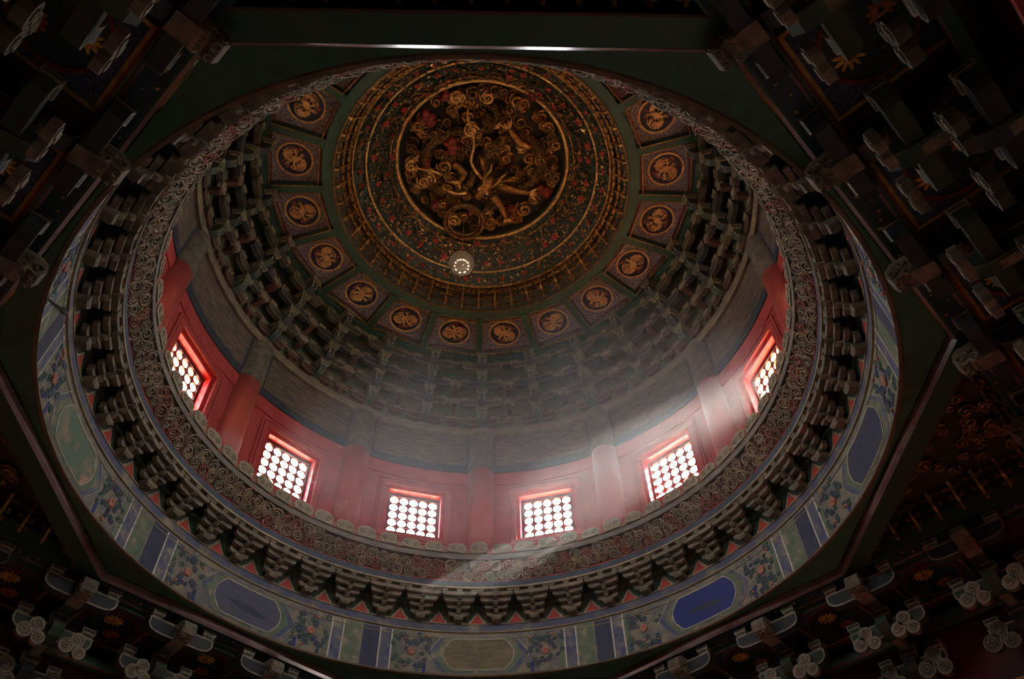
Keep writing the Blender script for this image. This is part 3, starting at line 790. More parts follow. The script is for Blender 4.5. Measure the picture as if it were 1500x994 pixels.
def lattice(nx, nz, px, pz, hr, y0, y1, z0):
    mb = MB(); x0 = -nx * px / 2
    K = 12
    for i in range(nx):
        for j in range(nz):
            cx = x0 + (i + .5) * px; cz = z0 + (j + .5) * pz
            outer = []; inner = []
            for q in range(K):
                a = 2 * PI * (q + .5) / K
                ca, sa = math.cos(a), math.sin(a)
                k = min(px / 2 / max(abs(ca), 1e-6), pz / 2 / max(abs(sa), 1e-6))
                outer.append((cx + k * ca, cz + k * sa)); inner.append((cx + hr * ca, cz + hr * sa))
            vs = [(a, y0, b) for a, b in outer] + [(a, y0, b) for a, b in inner] + [(a, y1, b) for a, b in outer] + [(a, y1, b) for a, b in inner]
            fs = []
            for q in range(K):
                r = (q + 1) % K
                fs += [(q, r, K + r, K + q), (2 * K + q, 3 * K + q, 3 * K + r, 2 * K + r), (K + q, K + r, 3 * K + r, 3 * K + q)]
            mb.add(vs, fs)
            # corner fillets of the cell
            for sx in (-1, 1):
                for sz in (-1, 1):
                    X, Zc = cx + sx * px / 2, cz + sz * pz / 2
                    near = sorted(range(K), key=lambda q: (outer[q][0] - X) ** 2 + (outer[q][1] - Zc) ** 2)[:2]
                    for y in (y0, y1):
                        mb.add([(X, y, Zc), (outer[near[0]][0], y, outer[near[0]][1]), (outer[near[1]][0], y, outer[near[1]][1])], [(0, 1, 2)])
    return mb
WL = lattice(5, 5, 0.116, 0.108, 0.0485, 0.085, 0.10, 0.03).mesh('lattice', 'lattice_red')
def frame_mesh(w0, w1, h0, h1, zc, y0, y1, mi=0):
    mb = MB()
    for s in (-1, 1):
        mb.box(min(s * w0, s * w1), max(s * w0, s * w1), y0, y1, zc - h1, zc + h1)
        mb.box(-w0, w0, y0, y1, min(zc + s * h0, zc + s * h1), max(zc + s * h0, zc + s * h1))
    return mb
F1 = frame_mesh(0.36, 0.425, 0.345, 0.41, 0.3, -0.055, 0.13).mesh('outer_frame', 'red_paint')
F2 = frame_mesh(0.315, 0.365, 0.30, 0.35, 0.3, -0.012, 0.13).mesh('inner_frame', 'red_frame')
F3 = frame_mesh(0.285, 0.32, 0.265, 0.305, 0.3, 0.07, 0.115).mesh('sash', 'hall_red')
FL = frame_mesh(0.434, 0.462, 0.419, 0.447, 0.3, -0.056, 0.01).mesh('casing', 'red_paint')
for i in range(12):
    c = R(30 * i + 15)
    w = thing('window_%d' % (i + 1), pol(c, 3.0, Z(5.6)), -c, None, None, None, 'structure')
    for nm, me in (('outer_frame', F1), ('inner_frame', F2), ('sash', F3), ('lattice', WL), ('casing', FL)):
        obj(nm, me, None, w)

# columns with painted heads
cp = thing('drum_column', label='round red column with a grey painted head between two windows', cat='column', group='red columns of the window drum')
obj('shaft', MB().lathe([(0, 0.02), (0.17, 0.02), (0.165, 1.40), (0, 1.40)], n=28, closed=False, smooth=True), 'red_column', cp)
obj('head', MB().lathe([(0.0, 1.40), (0.172, 1.40), (0.176, 1.43), (0.168, 1.94), (0.178, 1.96), (0.178, 2.0), (0, 2.0)], n=28, closed=False, smooth=True), 'weathered_head', cp)
for i in range(12):
    a = R(30 * i); loc = pol(a, 3.03, Z(5.185))
    if i == 0: cp.location = loc; cp.rotation_euler = (0, 0, -a)
    else: tree(cp, None, loc, -a)
for i in range(12):
    c = R(30 * i + 15)
    t = thing('drum_beam', pol(c, 2.99, Z(6.585)), -c, 'weathered curved beam with a dark blue lower edge between two columns', 'beam', 'weathered beams above the windows')
    off = Matrix.Translation((0, -2.99, -Z(6.585)))
    def piece(nm, prof, a0, a1, mt, n=10):
        o = obj(nm, MB().lathe(zl(prof), R(a0), R(a1), n), mt, t); o.matrix_parent_inverse = off
    piece('beam', [(2.975, 6.585), (3.14, 6.585), (3.14, 7.19), (2.955, 7.19)], -13.2, 13.2, 'weathered_beam')
    piece('blue_edge', [(2.970, 6.583), (2.99, 6.583), (2.99, 6.69), (2.967, 6.69)], -13.0, 13.0, 'dark_blue_edge')
    for s in (-1, 1):
        piece('side_edge', [(2.966, 6.69), (2.98, 6.69), (2.97, 7.17), (2.951, 7.17)], min(s * 11.4, s * 13.0), max(s * 11.4, s * 13.0), 'dark_blue_edge', 2)
pl = ringthing('wall_plate_ring', 7.18, 'brown wooden plate ring on top of the weathered beams', 'beam')
rp('plate', MB().lathe(zl([(2.90, 7.18), (3.14, 7.18), (3.14, 7.275), (2.895, 7.275)]), n=160), 'plate_brown', pl)
rp('lower_bead', MB().lathe(zl([(2.892, 7.18), (2.91, 7.172), (2.93, 7.19), (2.892, 7.2)]), n=160), 'outline_tan', pl)

# ================================================================== upper bracket ring
ub = ringthing('wall_upper_ring', 7.27, None, None, 'structure')
rp('backing', MB().lathe(zl([(3.02, 7.26), (3.2, 7.26), (2.9, 8.5), (2.66, 8.42)]), n=120), 'bracket_wall', ub)
TI = [(2.93 - 0.125 * k, 7.30 + 0.225 * k) for k in range(4)]
for k, (r, z) in enumerate(TI):
    rp('tie_ring', MB().lathe(zl([(r - 0.015, z + 0.175), (r + 0.07, z + 0.175), (r + 0.07, z + 0.226), (r - 0.015, z + 0.226)]), n=120), ['bracket_red', 'bracket_olive', 'bracket_blue', 'bracket_olive'][k], ub)
    rp('tie_line', MB().lathe(zl([(r - 0.018, z + 0.172), (r + 0.0, z + 0.172), (r + 0.0, z + 0.184), (r - 0.018, z + 0.184)]), n=120), 'outline_tan', ub)
rp('head_ring', MB().lathe(zl([(2.475, 8.2), (2.70, 8.2), (2.68, 8.252), (2.475, 8.252)]), n=120), 'coffer_green', ub)
def upper_base(t):
    obj('base_block', MB().dou(0, 0.035, 0.004, 0.14, 0.028, 0, 0.006), ['bracket_green', 'outline_tan'], t)
def upper_proto():
    t = thing('upper_bracket', label='tall painted bracket set stepping in from the plate ring to the coffered ceiling', cat='bracket', group='bracket sets of the upper ring')
    R0 = 2.93
    for k, (r, z) in enumerate(TI):
        y = r - R0; zz = z - 7.27
        mm = [['bracket_green', 'outline_tan'], ['bracket_blue', 'outline_tan']][k % 2]
        yb = 3.02 - 0.31 * (0.04 + 0.225 * k) - r + y + 0.02       # the tail just enters the backing board
        prof = [(yb, zz), (yb, zz + 0.15), (y - 0.16, zz + 0.15), (y - 0.17, zz + 0.10), (y - 0.155, zz + 0.05), (y - 0.12, zz + 0.015), (y - 0.06, zz)]
        a = obj('arm', MB().prism(prof, YZ, -0.038, 0.038, 0, 0.01), mm, t)
        fr = MB()
        for s in (-1, 1): fr.box(s * 0.03 - 0.005, s * 0.03 + 0.005, y - 0.168, y - 0.15, zz + 0.05, zz + 0.15)
        obj('front_line', fr, 'outline_pale', a)
        L = 0.54 if k else 0.46
        c = obj('cross_arm', MB().prism(boat(L, 0.115, 0, zz + 0.03), XZ(y - 0.02), -0.032, 0.032, 0, 0.012), [('bracket_red', 'bracket_olive', 'bracket_blue', 'bracket_olive')[k], 'outline_tan'], t)
        for s in (-1, 1):
            obj('block', MB().dou(s * (L / 2 - 0.05), y - 0.02, zz + 0.14, 0.10, 0.037, 0, 0.008), ['bracket_green', 'outline_tan'], c)
        obj('block', MB().dou(0, y - 0.125, zz + 0.15, 0.14, 0.075, 0, 0.01), ['bracket_green', 'outline_tan'], t)
    return t
up = upper_proto(); upper_base(up)
for i in range(24):
    a = R(15 * i); loc = pol(a, 2.93, Z(7.27))
    if i == 0: up.location = loc; up.rotation_euler = (0, 0, -a); c_ = up
    else: c_ = tree(up, None, loc, -a)
    c_['label'] = 'tall painted bracket set of the upper ring standing above a ' + ('window' if i % 2 else 'red column')
    c_['group'] = 'upper ring bracket sets above the ' + ('windows' if i % 2 else 'columns')
# small filler brackets between the big sets
fb = thing('filler_bracket', label='small painted filler bracket between two tall upper sets', cat='bracket', group='filler brackets of the upper ring')
for k, (r, z) in enumerate(TI[:3]):
    y = r - 2.93; zz = z - 7.27
    c = obj('cross_arm', MB().prism(boat(0.17 - 0.015 * k, 0.06, 0, zz + 0.09), XZ(y + 0.0), -0.03, 0.03, 0, 0.01), ['bracket_red' if k == 0 else 'bracket_tan', 'outline_tan'], fb)
    obj('block', MB().dou(0, y, zz + 0.145, 0.085, 0.032, 0, 0.008), ['bracket_blue', 'outline_tan'], c)
    obj('post', MB().box(-0.03, 0.03, y - 0.01, y + (0.14 if k else 0.085), zz - (0.0 if k else 0.027), zz + 0.09), 'bracket_red', c)
for i in range(24):
    a = R(15 * i + 7.5); loc = pol(a, 2.93, Z(7.27))
    if i == 0: fb.location = loc; fb.rotation_euler = (0, 0, -a)
    else: tree(fb, None, loc, -a)

# ================================================================== coffered ring
cf = ringthing('coffered_ceiling_ring', 8.25, 'green coffered ceiling ring framing round bird medallions', 'ceiling')
zcf = cf.location.z
rp('outer_ring', MB().lathe(zl([(2.47, 8.25), (2.58, 8.25), (2.58, 8.42), (2.47, 8.42)]), n=160), 'coffer_green', cf)
rp('inner_ring', MB().lathe(zl([(1.72, 8.262), (1.85, 8.262), (1.85, 8.42), (1.72, 8.42)]), n=160), 'coffer_green', cf)
rp('inner_gold_rim', MB().lathe(zl([(1.71, 8.255), (1.728, 8.25), (1.735, 8.262), (1.71, 8.275)]), n=160), 'gold_dark', cf)
RIB = MB().box(-0.055, 0.055, 1.84, 2.48, 8.25 + H0 - zcf, 8.42 + H0 - zcf).mesh('rib', 'coffer_green')
# shared coffer meshes, built about the panel centre (radius 2.16) with x tangential, y radial, seen from below
def wedge(r0, r1, half, z0, z1, inset):
    a = math.radians(half)
    pts = [(-(r0 + inset) * math.tan(a) + inset, r0 + inset), ((r0 + inset) * math.tan(a) - inset, r0 + inset), ((r1 - inset) * math.tan(a) - inset, r1 - inset), (-(r1 - inset) * math.tan(a) + inset, r1 - inset)]
    return [(x, y) for x, y in pts]
I3 = lambda a, b, c: (a, b, c)
zp = 8.345 + H0 - zcf
PAN = MB().prism(wedge(1.84, 2.48, 9, 0, 0, 0.0), I3, zp, zp + 0.03).mesh('coffer_panel', 'coffer_panel')
def loop_strip(out, inn, z0, z1):
    mb = MB(); n = len(out)
    vs = [(x, y, z0) for x, y in out] + [(x, y, z0) for x, y in inn] + [(x, y, z1) for x, y in out] + [(x, y, z1) for x, y in inn]
    fs = []
    for i in range(n):
        j = (i + 1) % n
        fs += [(i, j, n + j, n + i), (n + i, n + j, 3 * n + j, 3 * n + i), (i, 2 * n + i, 2 * n + j, j)]
    return mb.add(vs, fs)
o1 = wedge(1.84, 2.48, 9, 0, 0, 0.035); i1 = wedge(1.84, 2.48, 9, 0, 0, 0.058)
PRED = loop_strip(o1, i1, zp - 0.006, zp).mesh('panel_border', 'coffer_red')
o2 = wedge(1.835, 2.485, 9, 0, 0, 0.042); i2 = wedge(1.835, 2.485, 9, 0, 0, 0.052)
PGOLD = loop_strip([(x * 1.0, y) for x, y in o2], i2, 8.246 + H0 - zcf, 8.254 + H0 - zcf + 0.02).mesh('gold_edge', 'gold')
MC = 2.165
disc = lambda r, n=28: [(r * math.cos(2 * PI * i / n), MC + r * math.sin(2 * PI * i / n)) for i in range(n)]
MED = MB().prism(disc(0.2), I3, zp - 0.006, zp).mesh('medallion', 'medallion_blue')
MRING = flat_ring(MB(), 0, MC, 0.19, 0.212, zp - 0.014, zp).mesh('medallion_ring', 'bird_gold')
def bird():
    """one phoenix, coiled in half of the medallion: body, wings, neck, tail plumes"""
    mb = MB(); z0, z1 = zp - 0.016, zp - 0.004
    P = lambda pts, sc=1.0: mb.prism([(x * sc, MC + y * sc) for x, y in pts], I3, z0, z1)
    P([(-0.05, 0.02), (-0.02, 0.045), (0.03, 0.05), (0.075, 0.03), (0.06, 0.005), (0.01, -0.002), (-0.03, 0.0)])          # body
    for i, (a, l) in enumerate(((2.2, 0.10), (1.85, 0.125), (1.5, 0.13), (1.15, 0.115), (0.8, 0.09))):                      # near wing
        ca, sa = math.cos(a), math.sin(a); w = 0.014
        P([(0.0 - w * sa, 0.045 + w * ca), (0.0 + w * sa, 0.045 - w * ca), (l * ca + 0.6 * w * sa, 0.045 + l * sa * 0.95 - 0.6 * w * ca), (l * 1.08 * ca, 0.045 + l * 1.02 * sa), (l * ca - 0.6 * w * sa, 0.045 + l * sa * 0.95 + 0.6 * w * ca)])
    for a, l in ((-0.5, 0.07), (-0.1, 0.085), (0.25, 0.075)):                                                             # far wing
        ca, sa = math.cos(a), math.sin(a); w = 0.012
        P([(0.07 - w * sa, 0.03 + w * ca), (0.07 + w * sa, 0.03 - w * ca), (0.07 + l * ca, 0.03 + l * sa)])
    mb.tube([(-0.045, MC + 0.02, zp - 0.012), (-0.075, MC + 0.045, zp - 0.012), (-0.085, MC + 0.075, zp - 0.012), (-0.105, MC + 0.085, zp - 0.012), (-0.13, MC + 0.075, zp - 0.012)], [0.016, 0.012, 0.011, 0.013, 0.003], 5)
    for q in range(3):                                                                                                   # tail plumes
        pts = []
        for i in range(9):
            t = i / 8; a = -0.2 - 2.2 * t - 0.12 * q; r = 0.075 + 0.085 * math.sin(PI * min(1, t * 0.7 + 0.15)) - 0.025 * q
            pts.append((r * math.cos(a), MC + r * math.sin(a) + 0.01 * math.sin(9 * t), zp - 0.011))
        mb.tube(pts, [0.008] * 7 + [0.011, 0.003], 4)
    return mb
BIRD = bird().mesh('phoenix', 'bird_gold')
def bits(seed):
    mb = MB(); rr = random.Random(seed)
    for i in range(16):
        a = rr.uniform(0, 6.28); r = rr.uniform(0.05, 0.165); c = (r * math.cos(a), MC + r * math.sin(a)); s = rr.uniform(0.012, 0.022); n = 5
        mb.prism([(c[0] + s * math.cos(q * 2 * PI / n + a), c[1] + s * math.sin(q * 2 * PI / n + a)) for q in range(n)], I3, zp - 0.009, zp - 0.003)
    return mb
BITS = bits(2).mesh('flower_bits', 'bird_rust')
for i in range(20):
    a = R(18 * i - 1.0); am = a + R(9)
    put('rib', RIB, cf, (0, 0, 0), (0, 0, -a), 1.0)
    p = put('coffer_panel', PAN, cf, (0, 0, 0), (0, 0, -am), 1.0)
    put('panel_border', PRED, p, (0, 0, 0), (0, 0, 0), 1.0); put('gold_edge', PGOLD, p, (0, 0, 0), (0, 0, 0), 1.0)
    put('medallion', MED, p, (0, 0, 0), (0, 0, 0), 1.0); put('medallion_ring', MRING, p, (0, 0, 0), (0, 0, 0), 1.0)
    rot = random.Random(i).uniform(0, 6.28)
    def about(o, ang):
        o.matrix_local = Matrix.Translation((0, MC, 0)) @ Matrix.Rotation(ang, 4, 'Z') @ Matrix.Diagonal((0.92, 0.92, 1, 1)) @ Matrix.Translation((0, -MC, 0))
    about(put('phoenix', BIRD, p, (0, 0, 0), (0, 0, 0), 1.0), rot); about(put('phoenix', BIRD, p, (0, 0, 0), (0, 0, 0), 1.0), rot + PI)
    about(tag(put('flower_bits', BITS, p, (0, 0, 0), (0, 0, 0), 1.0), kind='stuff'), rot + 0.6)

# ================================================================== gilded caisson
cz = ringthing('gilded_caisson', 8.26, 'deep round caisson of gilded miniature brackets and flowered rings', 'ceiling')
zz0 = cz.location.z
rp('dark_wall', MB().lathe(zl([(1.73, 8.27), (1.82, 8.27), (1.70, 8.62), (1.58, 8.60)]), n=128), 'caisson_dark', cz)
for i in range(48):
    a = R(7.5 * i - 1.6)
    put('gilded_bracket', MINI, cz, pol(a, 1.71, Z(8.29) - zz0), (0, 0, -a), (1.0, 1.0, 1.02))
def bead(r, z, t, m_, nm='gold_bead'):
    rp(nm, MB().lathe(zl([(r + t * math.cos(q * PI / 4), z + t * math.sin(q * PI / 4)) for q in range(8)]), n=128, smooth=True), m_, cz)
for k in range(2):
    rp('gold_rail', MB().lathe(zl([(1.62 - 0.06 * k, 8.46 + 0.07 * k), (1.635 - 0.06 * k, 8.46 + 0.07 * k), (1.635 - 0.06 * k, 8.475 + 0.07 * k), (1.62 - 0.06 * k, 8.475 + 0.07 * k)]), n=128), 'gold_dark', cz)
bead(1.545, 8.565, 0.016, 'gold'); bead(1.40, 8.70, 0.016, 'gold_pale'); bead(1.14, 8.94, 0.014, 'gold'); bead(1.065, 9.02, 0.026, 'gold_pale')
rp('flower_ring_lower', MB().lathe(zl([(1.55, 8.575), (1.62, 8.62), (1.50, 8.78), (1.40, 8.715)]), n=128), 'caisson_green', cz)
rp('flower_ring_upper', MB().lathe(zl([(1.40, 8.715), (1.50, 8.78), (1.20, 9.08), (1.07, 9.03)]), n=128), 'caisson_green', cz)
rp('rim_board', MB().lathe(zl([(1.03, 9.03), (1.1, 9.04), (1.1, 9.182), (1.03, 9.182)]), n=128), 'caisson_dark', cz)
fm_ = MB()
for i in range(6):
    a = i * PI / 3
    fm_.ball((0.6 * math.cos(a), 0.6 * math.sin(a), 0), 0.5, 6, 4, sc=(1, 1, 0.6))
fm_.ball((0, 0, 0.3), 0.45, 6, 4)
PEONY = fm_.mesh('peony', 'peony_red')
lm = MB().prism([(-1, 0), (-0.4, 0.45), (0.3, 0.4), (1, 0), (0.3, -0.4), (-0.4, -0.45)], I3, -0.15, 0.15)
LEAFV, LEAFF = lm.v, lm.f
rr = random.Random(21)
def cone(az, f, row):
    if row == 0: r = 1.545 - 0.145 * f; z = 8.565 + 0.135 * f; tilt = math.atan2(0.135, 0.145)
    else: r = 1.40 - 0.33 * f; z = 8.70 + 0.315 * f; tilt = math.atan2(0.315, 0.33)
    return Matrix.Rotation(-az, 4, 'Z') @ Matrix.Translation((0, r, Z(z) - zz0)) @ Matrix.Rotation(PI - tilt, 4, 'X')
def putm(name, me, parent, mt):
    o = bpy.data.objects.new(name, me); COL.objects.link(o); o.parent = parent; o.matrix_local = mt; return o
for row, cnt, fr, sc in ((0, 34, (0.5, 0.5), 0.034), (1, 30, (0.22, 0.34), 0.042), (1, 22, (0.55, 0.85), 0.04)):
    for i in range(cnt):
        az = 2 * PI * (i + rr.uniform(-.25, .25)) / cnt
        s = sc * rr.uniform(0.75, 1.15)
        putm('peony', PEONY, cz, cone(az, rr.uniform(*fr), row) @ Matrix.Translation((0, 0, 0.015)) @ Matrix.Diagonal((s, s, s, 1)))
lv = {'gold_pale': MB(), 'gold': MB(), 'leaf_green': MB(), 'gold_dark': MB(), 'caisson_green': MB()}
for i in range(4200):
    row = 0 if i % 3 == 0 else 1
    az = rr.uniform(0, 2 * PI); f = rr.uniform(0.08, 0.92)
    s = rr.uniform(0.013, 0.025)
    mt = cone(az, f, row) @ Matrix.Translation((0, 0, rr.uniform(0.005, 0.03))) @ Matrix.Rotation(rr.uniform(0, 6.28), 4, 'Z') @ Matrix.Rotation(rr.uniform(-.6, .6), 4, 'X') @ Matrix.Diagonal((s, s, s, 1))
    u_ = rr.random(); key = 'gold_pale' if u_ < 0.12 else ('gold' if u_ < 0.42 else ('gold_dark' if u_ < 0.72 else 'leaf_green'))
    lv[key].add([mt @ Vector(v) for v in LEAFV], LEAFF)
for key, mb in lv.items():
    o = obj('carved_leaves', mb, key, cz, kind='stuff')
db = MB()
for row in range(3):
    r = 1.685 - 0.05 * row; z = 8.335 + 0.075 * row
    for i in range(144):
        if i % 3 == 0: continue
        a = R(2.5 * i - 1.6)
        ca, sa = math.cos(a), math.sin(a)
        vs = [(x, y, zq) for zq in (0, 0.018) for x, y in ((-0.022, -0.008), (0.022, -0.008), (0.022, 0.008), (-0.022, 0.008))]
        db.add([(x * ca + (y + r) * sa, -x * sa + (y + r) * ca, Z(z) + zq - zz0) for x, y, zq in vs], [(3, 2, 1, 0), (4, 5, 6, 7), (0, 1, 5, 4), (1, 2, 6, 5), (2, 3, 7, 6), (3, 0, 4, 7)])
obj('gilded_dashes', db, 'gold', cz, kind='stuff')
# little gilded vines winding through the upper flower ring
for i in range(14):
    a0 = 2 * PI * i / 14 + rr.uniform(-.1, .1); pts = []
    for q in range(10):
        t = q / 9
        p = cone(a0 + 0.34 * t, 0.62 + 0.22 * math.sin(t * 7 + i), 1) @ Vector((0, 0, 0.03)); pts.append(p)
    o = obj('vine', MB().tube(pts, [0.013] * 8 + [0.009, 0.003], 5), 'gold_dark', cz)

# the dragon disc
dd = thing('dragon_disc', (0, 0, Z(9.12)), 0, 'dark round panel carved with gilded cloud scrolls around the dragon', 'panel')
obj('ground', MB().prism([(1.06 * math.cos(i * PI / 32), 1.06 * math.sin(i * PI / 32)) for i in range(64)], I3, 0.06, 0.1), 'caisson_dark', dd)
STEM = MB().tube([(0, 0, 0.1), (0, 0, -0.5), (0, 0, -1.0)], [0.16, 0.16, 0.22], 6).mesh('stem', 'gold_dark')     # ties a forward scroll to the ground
def px(x, y): return ((x - 706.0) / 118.0, (y - 243.0) / 108.0)
rr = random.Random(9)
spots = [px(*p) for p in ((770, 104), (790, 118), (745, 112), (725, 130), (768, 128), (800, 190), (810, 165), (798, 215), (812, 215), (790, 225), (775, 235), (780, 255), (808, 240), (745, 165), (760, 180), (735, 150), (755, 200), (620, 200), (600, 185), (605, 215), (612, 235), (640, 130), (660, 125), (600, 255), (615, 280), (645, 322), (600, 270), (660, 300), (770, 310), (750, 320), (715, 335), (735, 335), (690, 130), (640, 160), (765, 215), (690, 195), (670, 232), (650, 245), (815, 262), (725, 220), (740, 232), (706, 120), (720, 300), (760, 330), (660, 330), (680, 150))]
for i in range(150):
    a = rr.uniform(0, 2 * PI); r = math.sqrt(rr.uniform(0.02, 0.86))
    spots.append((r * math.cos(a), r * math.sin(a)))
for i, (x, y) in enumerate(spots):
    s = rr.uniform(0.062, 0.092) if i < 46 else rr.uniform(0.045, 0.075)
    lim = 1.03 - 1.35 * s
    if math.hypot(x, y) > lim:
        k = lim / math.hypot(x, y); x *= k; y *= k
    me = rr.choice((CLOUD, CLOUD, CLOUD_P, CLOUD_D))
    zq = rr.uniform(-0.15, -0.02) if i % 3 else rr.uniform(-0.02, 0.04)
    c_ = put('cloud_scroll', me, dd, (x, y, zq), (PI, 0, rr.uniform(0, 6.28)), s)
    if 0.065 - zq > 0.3 * s: put('stem', STEM, c_, (0.85, -0.3, 0), (0, 0, 0), (1, 1, (0.065 - zq) / s))
rc = MB()
rl = random.Random(4)
for i in range(14):
    a = rl.uniform(0, 6.28); r = rl.uniform(0, 0.8)
    rc.ball((r * math.cos(a), r * math.sin(a), 0.2 * rl.random()), rl.uniform(0.3, 0.5), 6, 4)
REDC = rc.mesh('red_cloud', 'cloud_red')
for p, s in (((780, 148), 0.11), ((797, 282), 0.12), ((747, 312), 0.11), ((628, 178), 0.13), ((660, 216), 0.14), ((655, 150), 0.09), ((635, 305), 0.09), ((690, 315), 0.08), ((626, 243), 0.08)):
    x, y = px(*p); c_ = put('red_cloud', REDC, dd, (x, y, -0.09), (PI, 0, s * 50), s); put('stem', STEM, c_, (0, 0, 0), (0, 0, 0), (1.6, 1.6, 0.155 / s))
def crom(P, per=6):
    P = [Vector(p) for p in P]; out = []
    for i in range(len(P) - 1):
        a = P[max(i - 1, 0)]; b = P[i]; c = P[i + 1]; d = P[min(i + 2, len(P) - 1)]
        for q in range(per):
            t = q / per
            out.append(0.5 * ((2 * b) + (c - a) * t + (2 * a - 5 * b + 4 * c - d) * t * t + (3 * b - a - 3 * c + d) * t ** 3))
    out.append(P[-1]); return out
dr = thing('dragon', (0, 0, Z(9.02)), 0, 'gilded dragon coiled at the centre of the dome with curling whiskers', 'dragon carving')
bp_ = [(-0.45, -0.9, 0.06), (-0.1, -0.82, 0.04), (0.18, -0.68, 0.02), (0.05, -0.45, 0.04), (-0.3, -0.42, 0.05), (-0.66, -0.22, 0.03), (-0.72, 0.15, 0.03), (-0.48, 0.42, 0.02), (-0.2, 0.3, 0.0), (-0.02, 0.0, 0.02), (0.22, -0.3, 0.03), (0.55, -0.34, 0.03), (0.74, -0.05, 0.01), (0.6, 0.26, -0.02), (0.34, 0.3, -0.06), (0.12, 0.2, -0.08)]
bpts = crom(bp_, 7); nb = len(bpts)
body = obj('body', MB().tube(bpts, [0.02 + 0.06 * math.sin(PI * min(1, (i / nb) * 0.75 + 0.05)) for i in range(nb)], 10), 'dragon_scale', dr)
fin = MB()
for i in range(4, nb - 3, 2):
    p = bpts[i]; t = (bpts[i + 1] - bpts[i - 1]).normalized(); s = Vector((-t.y, t.x, 0)).normalized()
    rad = 0.02 + 0.075 * math.sin(PI * min(1, (i / nb) * 0.75 + 0.05))
    b = p + Vector((0, 0, -rad * 0.8))
    fin.add([b + t * 0.025, b - t * 0.025, b + Vector((0, 0, -0.045)) - t * 0.02, b + s * 0.015, b - s * 0.015], [(0, 3, 2), (3, 1, 2), (1, 4, 2), (4, 0, 2)])
obj('back_fin', fin, 'gold_pale', body)
# head: snout towards the hanging ball
hd = MB()
hx, hy, hz = 0.06, 0.2, -0.10
dx, dy = -0.55, 0.83
def hp(f, s, z): return (hx + dx * f - dy * s, hy + dy * f + dx * s, hz + z)
hd.tube([hp(-0.1, 0, 0.03), hp(0.0, 0, 0.0), hp(0.08, 0, -0.01), hp(0.15, 0, 0.0), hp(0.22, 0, -0.005), hp(0.25, 0, 0.0)], [0.07, 0.1, 0.085, 0.06, 0.062, 0.03], 10)
hd.tube([hp(0.02, 0, 0.06), hp(0.1, 0, 0.08), hp(0.19, 0, 0.075)], [0.05, 0.045, 0.02], 8)
for s in (-1, 1):
    hd.ball(hp(0.08, s * 0.055, -0.06), 0.035, 8, 6); hd.ball(hp(0.235, s * 0.03, -0.03), 0.025, 6, 5)
    for q in range(4):
        hd.tube([hp(-0.04 - 0.02 * q, s * 0.06, 0.0), hp(-0.1 - 0.03 * q, s * (0.12 + 0.03 * q), -0.01), hp(-0.2 - 0.02 * q, s * (0.13 + 0.05 * q), -0.02)], [0.022, 0.02, 0.004], 5)
head = obj('head', hd, 'gold', dr)
for s in (-1, 1):
    obj('eye', MB().ball(hp(0.092, s * 0.062, -0.085), 0.018, 8, 6), 'line_white', head)
    obj('horn', MB().tube([hp(0.0, s * 0.05, -0.06), hp(-0.1, s * 0.09, -0.08), hp(-0.2, s * 0.08, -0.09), hp(-0.3, s * 0.12, -0.08)], [0.022, 0.018, 0.014, 0.004], 6), 'gold_pale', head)
wk = lambda L: crom([(*px(x, y), z) for x, y, z in L], 5)
w1 = wk([(706, 256, -0.14), (697, 244, -0.18), (690, 228, -0.2), (694, 208, -0.2), (693, 190, -0.18), (687, 176, -0.16), (686, 160, -0.14)])
obj('whisker', MB().tube(w1, [0.022 - 0.014 * i / len(w1) for i in range(len(w1))], 6), 'gold_pale', head)
w2 = wk([(682, 278, -0.14), (668, 277, -0.18), (655, 273, -0.18)])
obj('whisker', MB().tube(w2, [0.024 - 0.014 * i / len(w2) for i in range(len(w2))], 6), 'gold_pale', head)
w3 = wk([(648, 254, -0.1), (636, 248, -0.12), (620, 245, -0.12), (602, 242, -0.1)])
obj('whisker', MB().tube(w3, [0.018 - 0.012 * i / len(w3) for i in range(len(w3))], 6), 'gold_pale', head)
for L in ([(730, 268, -0.08), (752, 274, -0.12), (776, 278, -0.13)], [(722, 286, -0.08), (735, 302, -0.12), (742, 318, -0.12)], [(664, 240, -0.05), (680, 250, -0.1), (672, 262, -0.12)], [(775, 215, -0.03), (758, 205, -0.08), (745, 188, -0.08)]):
    pts = wk(L); n_ = len(pts)
    lg = obj('leg', MB().tube(pts, [0.055 - 0.025 * i / n_ for i in range(n_)], 8), 'gold', dr)
    e = pts[-1]; t = (pts[-1] - pts[-3]).normalized(); s = Vector((-t.y, t.x, 0))
    for q in (-1, -0.35, 0.35, 1):
        obj('claw', MB().tube([e, e + t * 0.05 + s * 0.05 * q, e + t * 0.095 + s * 0.075 * q + Vector((0, 0, 0.02)), e + t * 0.11 + s * 0.05 * q + Vector((0, 0, 0.05))], [0.02, 0.018, 0.013, 0.003], 5), 'gold_pale', lg)

# hanging mirror ball and the hoop above it
bx, by = -0.24, 0.775
hoop = thing('hanging_hoop', (bx, by, Z(8.935)), 0, 'round gilded hoop at the foot of the dragon from which the ball hangs', 'hoop')
obj('outer_hoop', MB().tube([(0.25 * math.cos(i * PI / 20), 0.25 * math.sin(i * PI / 20), 0) for i in range(40)], 0.03, 8, closed=True), 'gold_dark', hoop)
obj('inner_hoop', MB().tube([(0.205 * math.cos(i * PI / 20), 0.205 * math.sin(i * PI / 20), 0.01) for i in range(40)], 0.012, 6, closed=True), 'gold', hoop)
put('peony', PEONY, hoop, (0.1, 0.03, 0.235), (PI, 0, 0), 0.07)
for a in (0.4, 2.5, 4.6):
    obj('stay', MB().tube([(0.2 * math.cos(a), 0.2 * math.sin(a), 0.0), (0.12 * math.cos(a), 0.12 * math.sin(a), 0.25)], 0.012, 5), 'gold_dark', hoop)
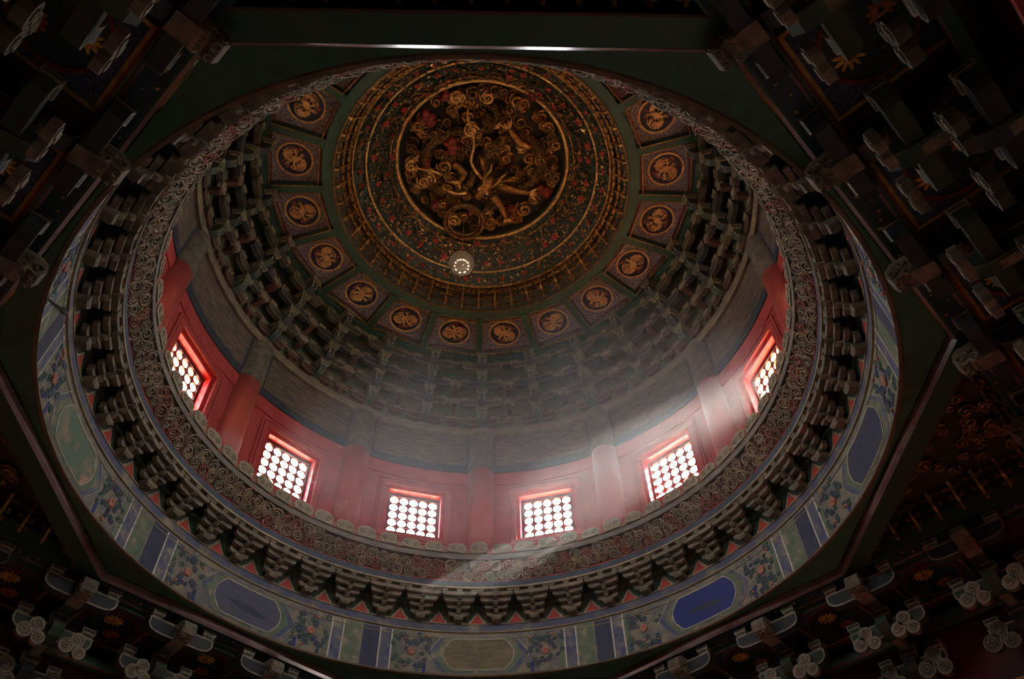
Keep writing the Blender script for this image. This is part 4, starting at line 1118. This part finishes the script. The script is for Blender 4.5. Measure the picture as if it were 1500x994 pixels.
bl = thing('mirror_ball', (bx, by, Z(7.79)), 0, 'silvered glass ball hanging on a thin cord below the dragon', 'ball')
obj('ball', MB().ball((0, 0, 0.17), 0.17, 48, 32), 'ball_glass', bl)
obj('cap', MB().lathe([(0, 0.37), (0.03, 0.37), (0.042, 0.35), (0.048, 0.335), (0, 0.335)], n=16, closed=False, smooth=True), 'gold_pale', bl)
obj('cord', MB().tube([(0, 0, 0.36), (0, 0, 1.392)], 0.005, 5), 'gold_pale', bl)

# ================================================================== roofs outside
rf = thing('dome_roof', (0, 0, Z(6.8)), 0, 'round tiled roof over the dome with a wooden eave', 'roof')
rp('tiles', MB().lathe(zl([(3.75, 6.90), (3.2, 7.3), (3.1, 8.5), (2.0, 9.1), (1.3, 9.45), (0.0, 9.9), (0.0, 9.8), (1.25, 9.35), (1.9, 9.0), (2.95, 8.42), (3.13, 7.25), (3.75, 6.84)]), n=72), 'roof_tile', rf)
rp('eave', MB().lathe(zl([(3.13, 6.94), (3.75, 6.83), (3.75, 6.85), (3.13, 7.0)]), n=72), 'eave_wood', rf)
lr = thing('lower_roof', (0, 0, Z(3.2)), 0, 'sloping tiled roof over the square hall outside the drum', 'roof')
n = 96; vs = []; fs = []
for i in range(n):
    a = 2 * PI * i / n
    am = (a % (PI / 2)) - PI / 4
    ro = 5.3 / math.cos(am)
    vs += [pol(a, ro, Z(3.3)), pol(a, 3.15, Z(5.17)), pol(a, 3.15, Z(5.07)), pol(a, ro, Z(3.2))]
for i in range(n):
    j = (i + 1) % n
    for q in range(4): fs.append((4 * i + q, 4 * i + (q + 1) % 4, 4 * j + (q + 1) % 4, 4 * j + q))
rp('tiles', MB().add(vs, fs), 'roof_tile', lr)

# ================================================================== sunlit dust haze in front of the windows
hz_ = MB().lathe(zl([(0.7, 4.35), (2.60, 4.35), (2.60, 5.34), (2.84, 5.5), (2.84, 6.75), (2.4, 7.0), (0.7, 6.5)]), R(-52), R(84), 24)
hm = bpy.data.materials.new('dust_haze'); hm.use_nodes = True
nt = hm.node_tree; nt.nodes.clear()
out = nt.nodes.new('ShaderNodeOutputMaterial'); vsn = nt.nodes.new('ShaderNodeVolumeScatter')
vsn.inputs['Color'].default_value = (0.94, 0.95, 0.98, 1); vsn.inputs['Density'].default_value = 0.044; vsn.inputs['Anisotropy'].default_value = 0.4
nt.links.new(vsn.outputs[0], out.inputs['Volume'])
MATS['dust_haze'] = hm
obj('dust_haze', hz_, 'dust_haze', label='thin bluish sunlit dust haze in front of the lower windows', cat='haze', kind='stuff')
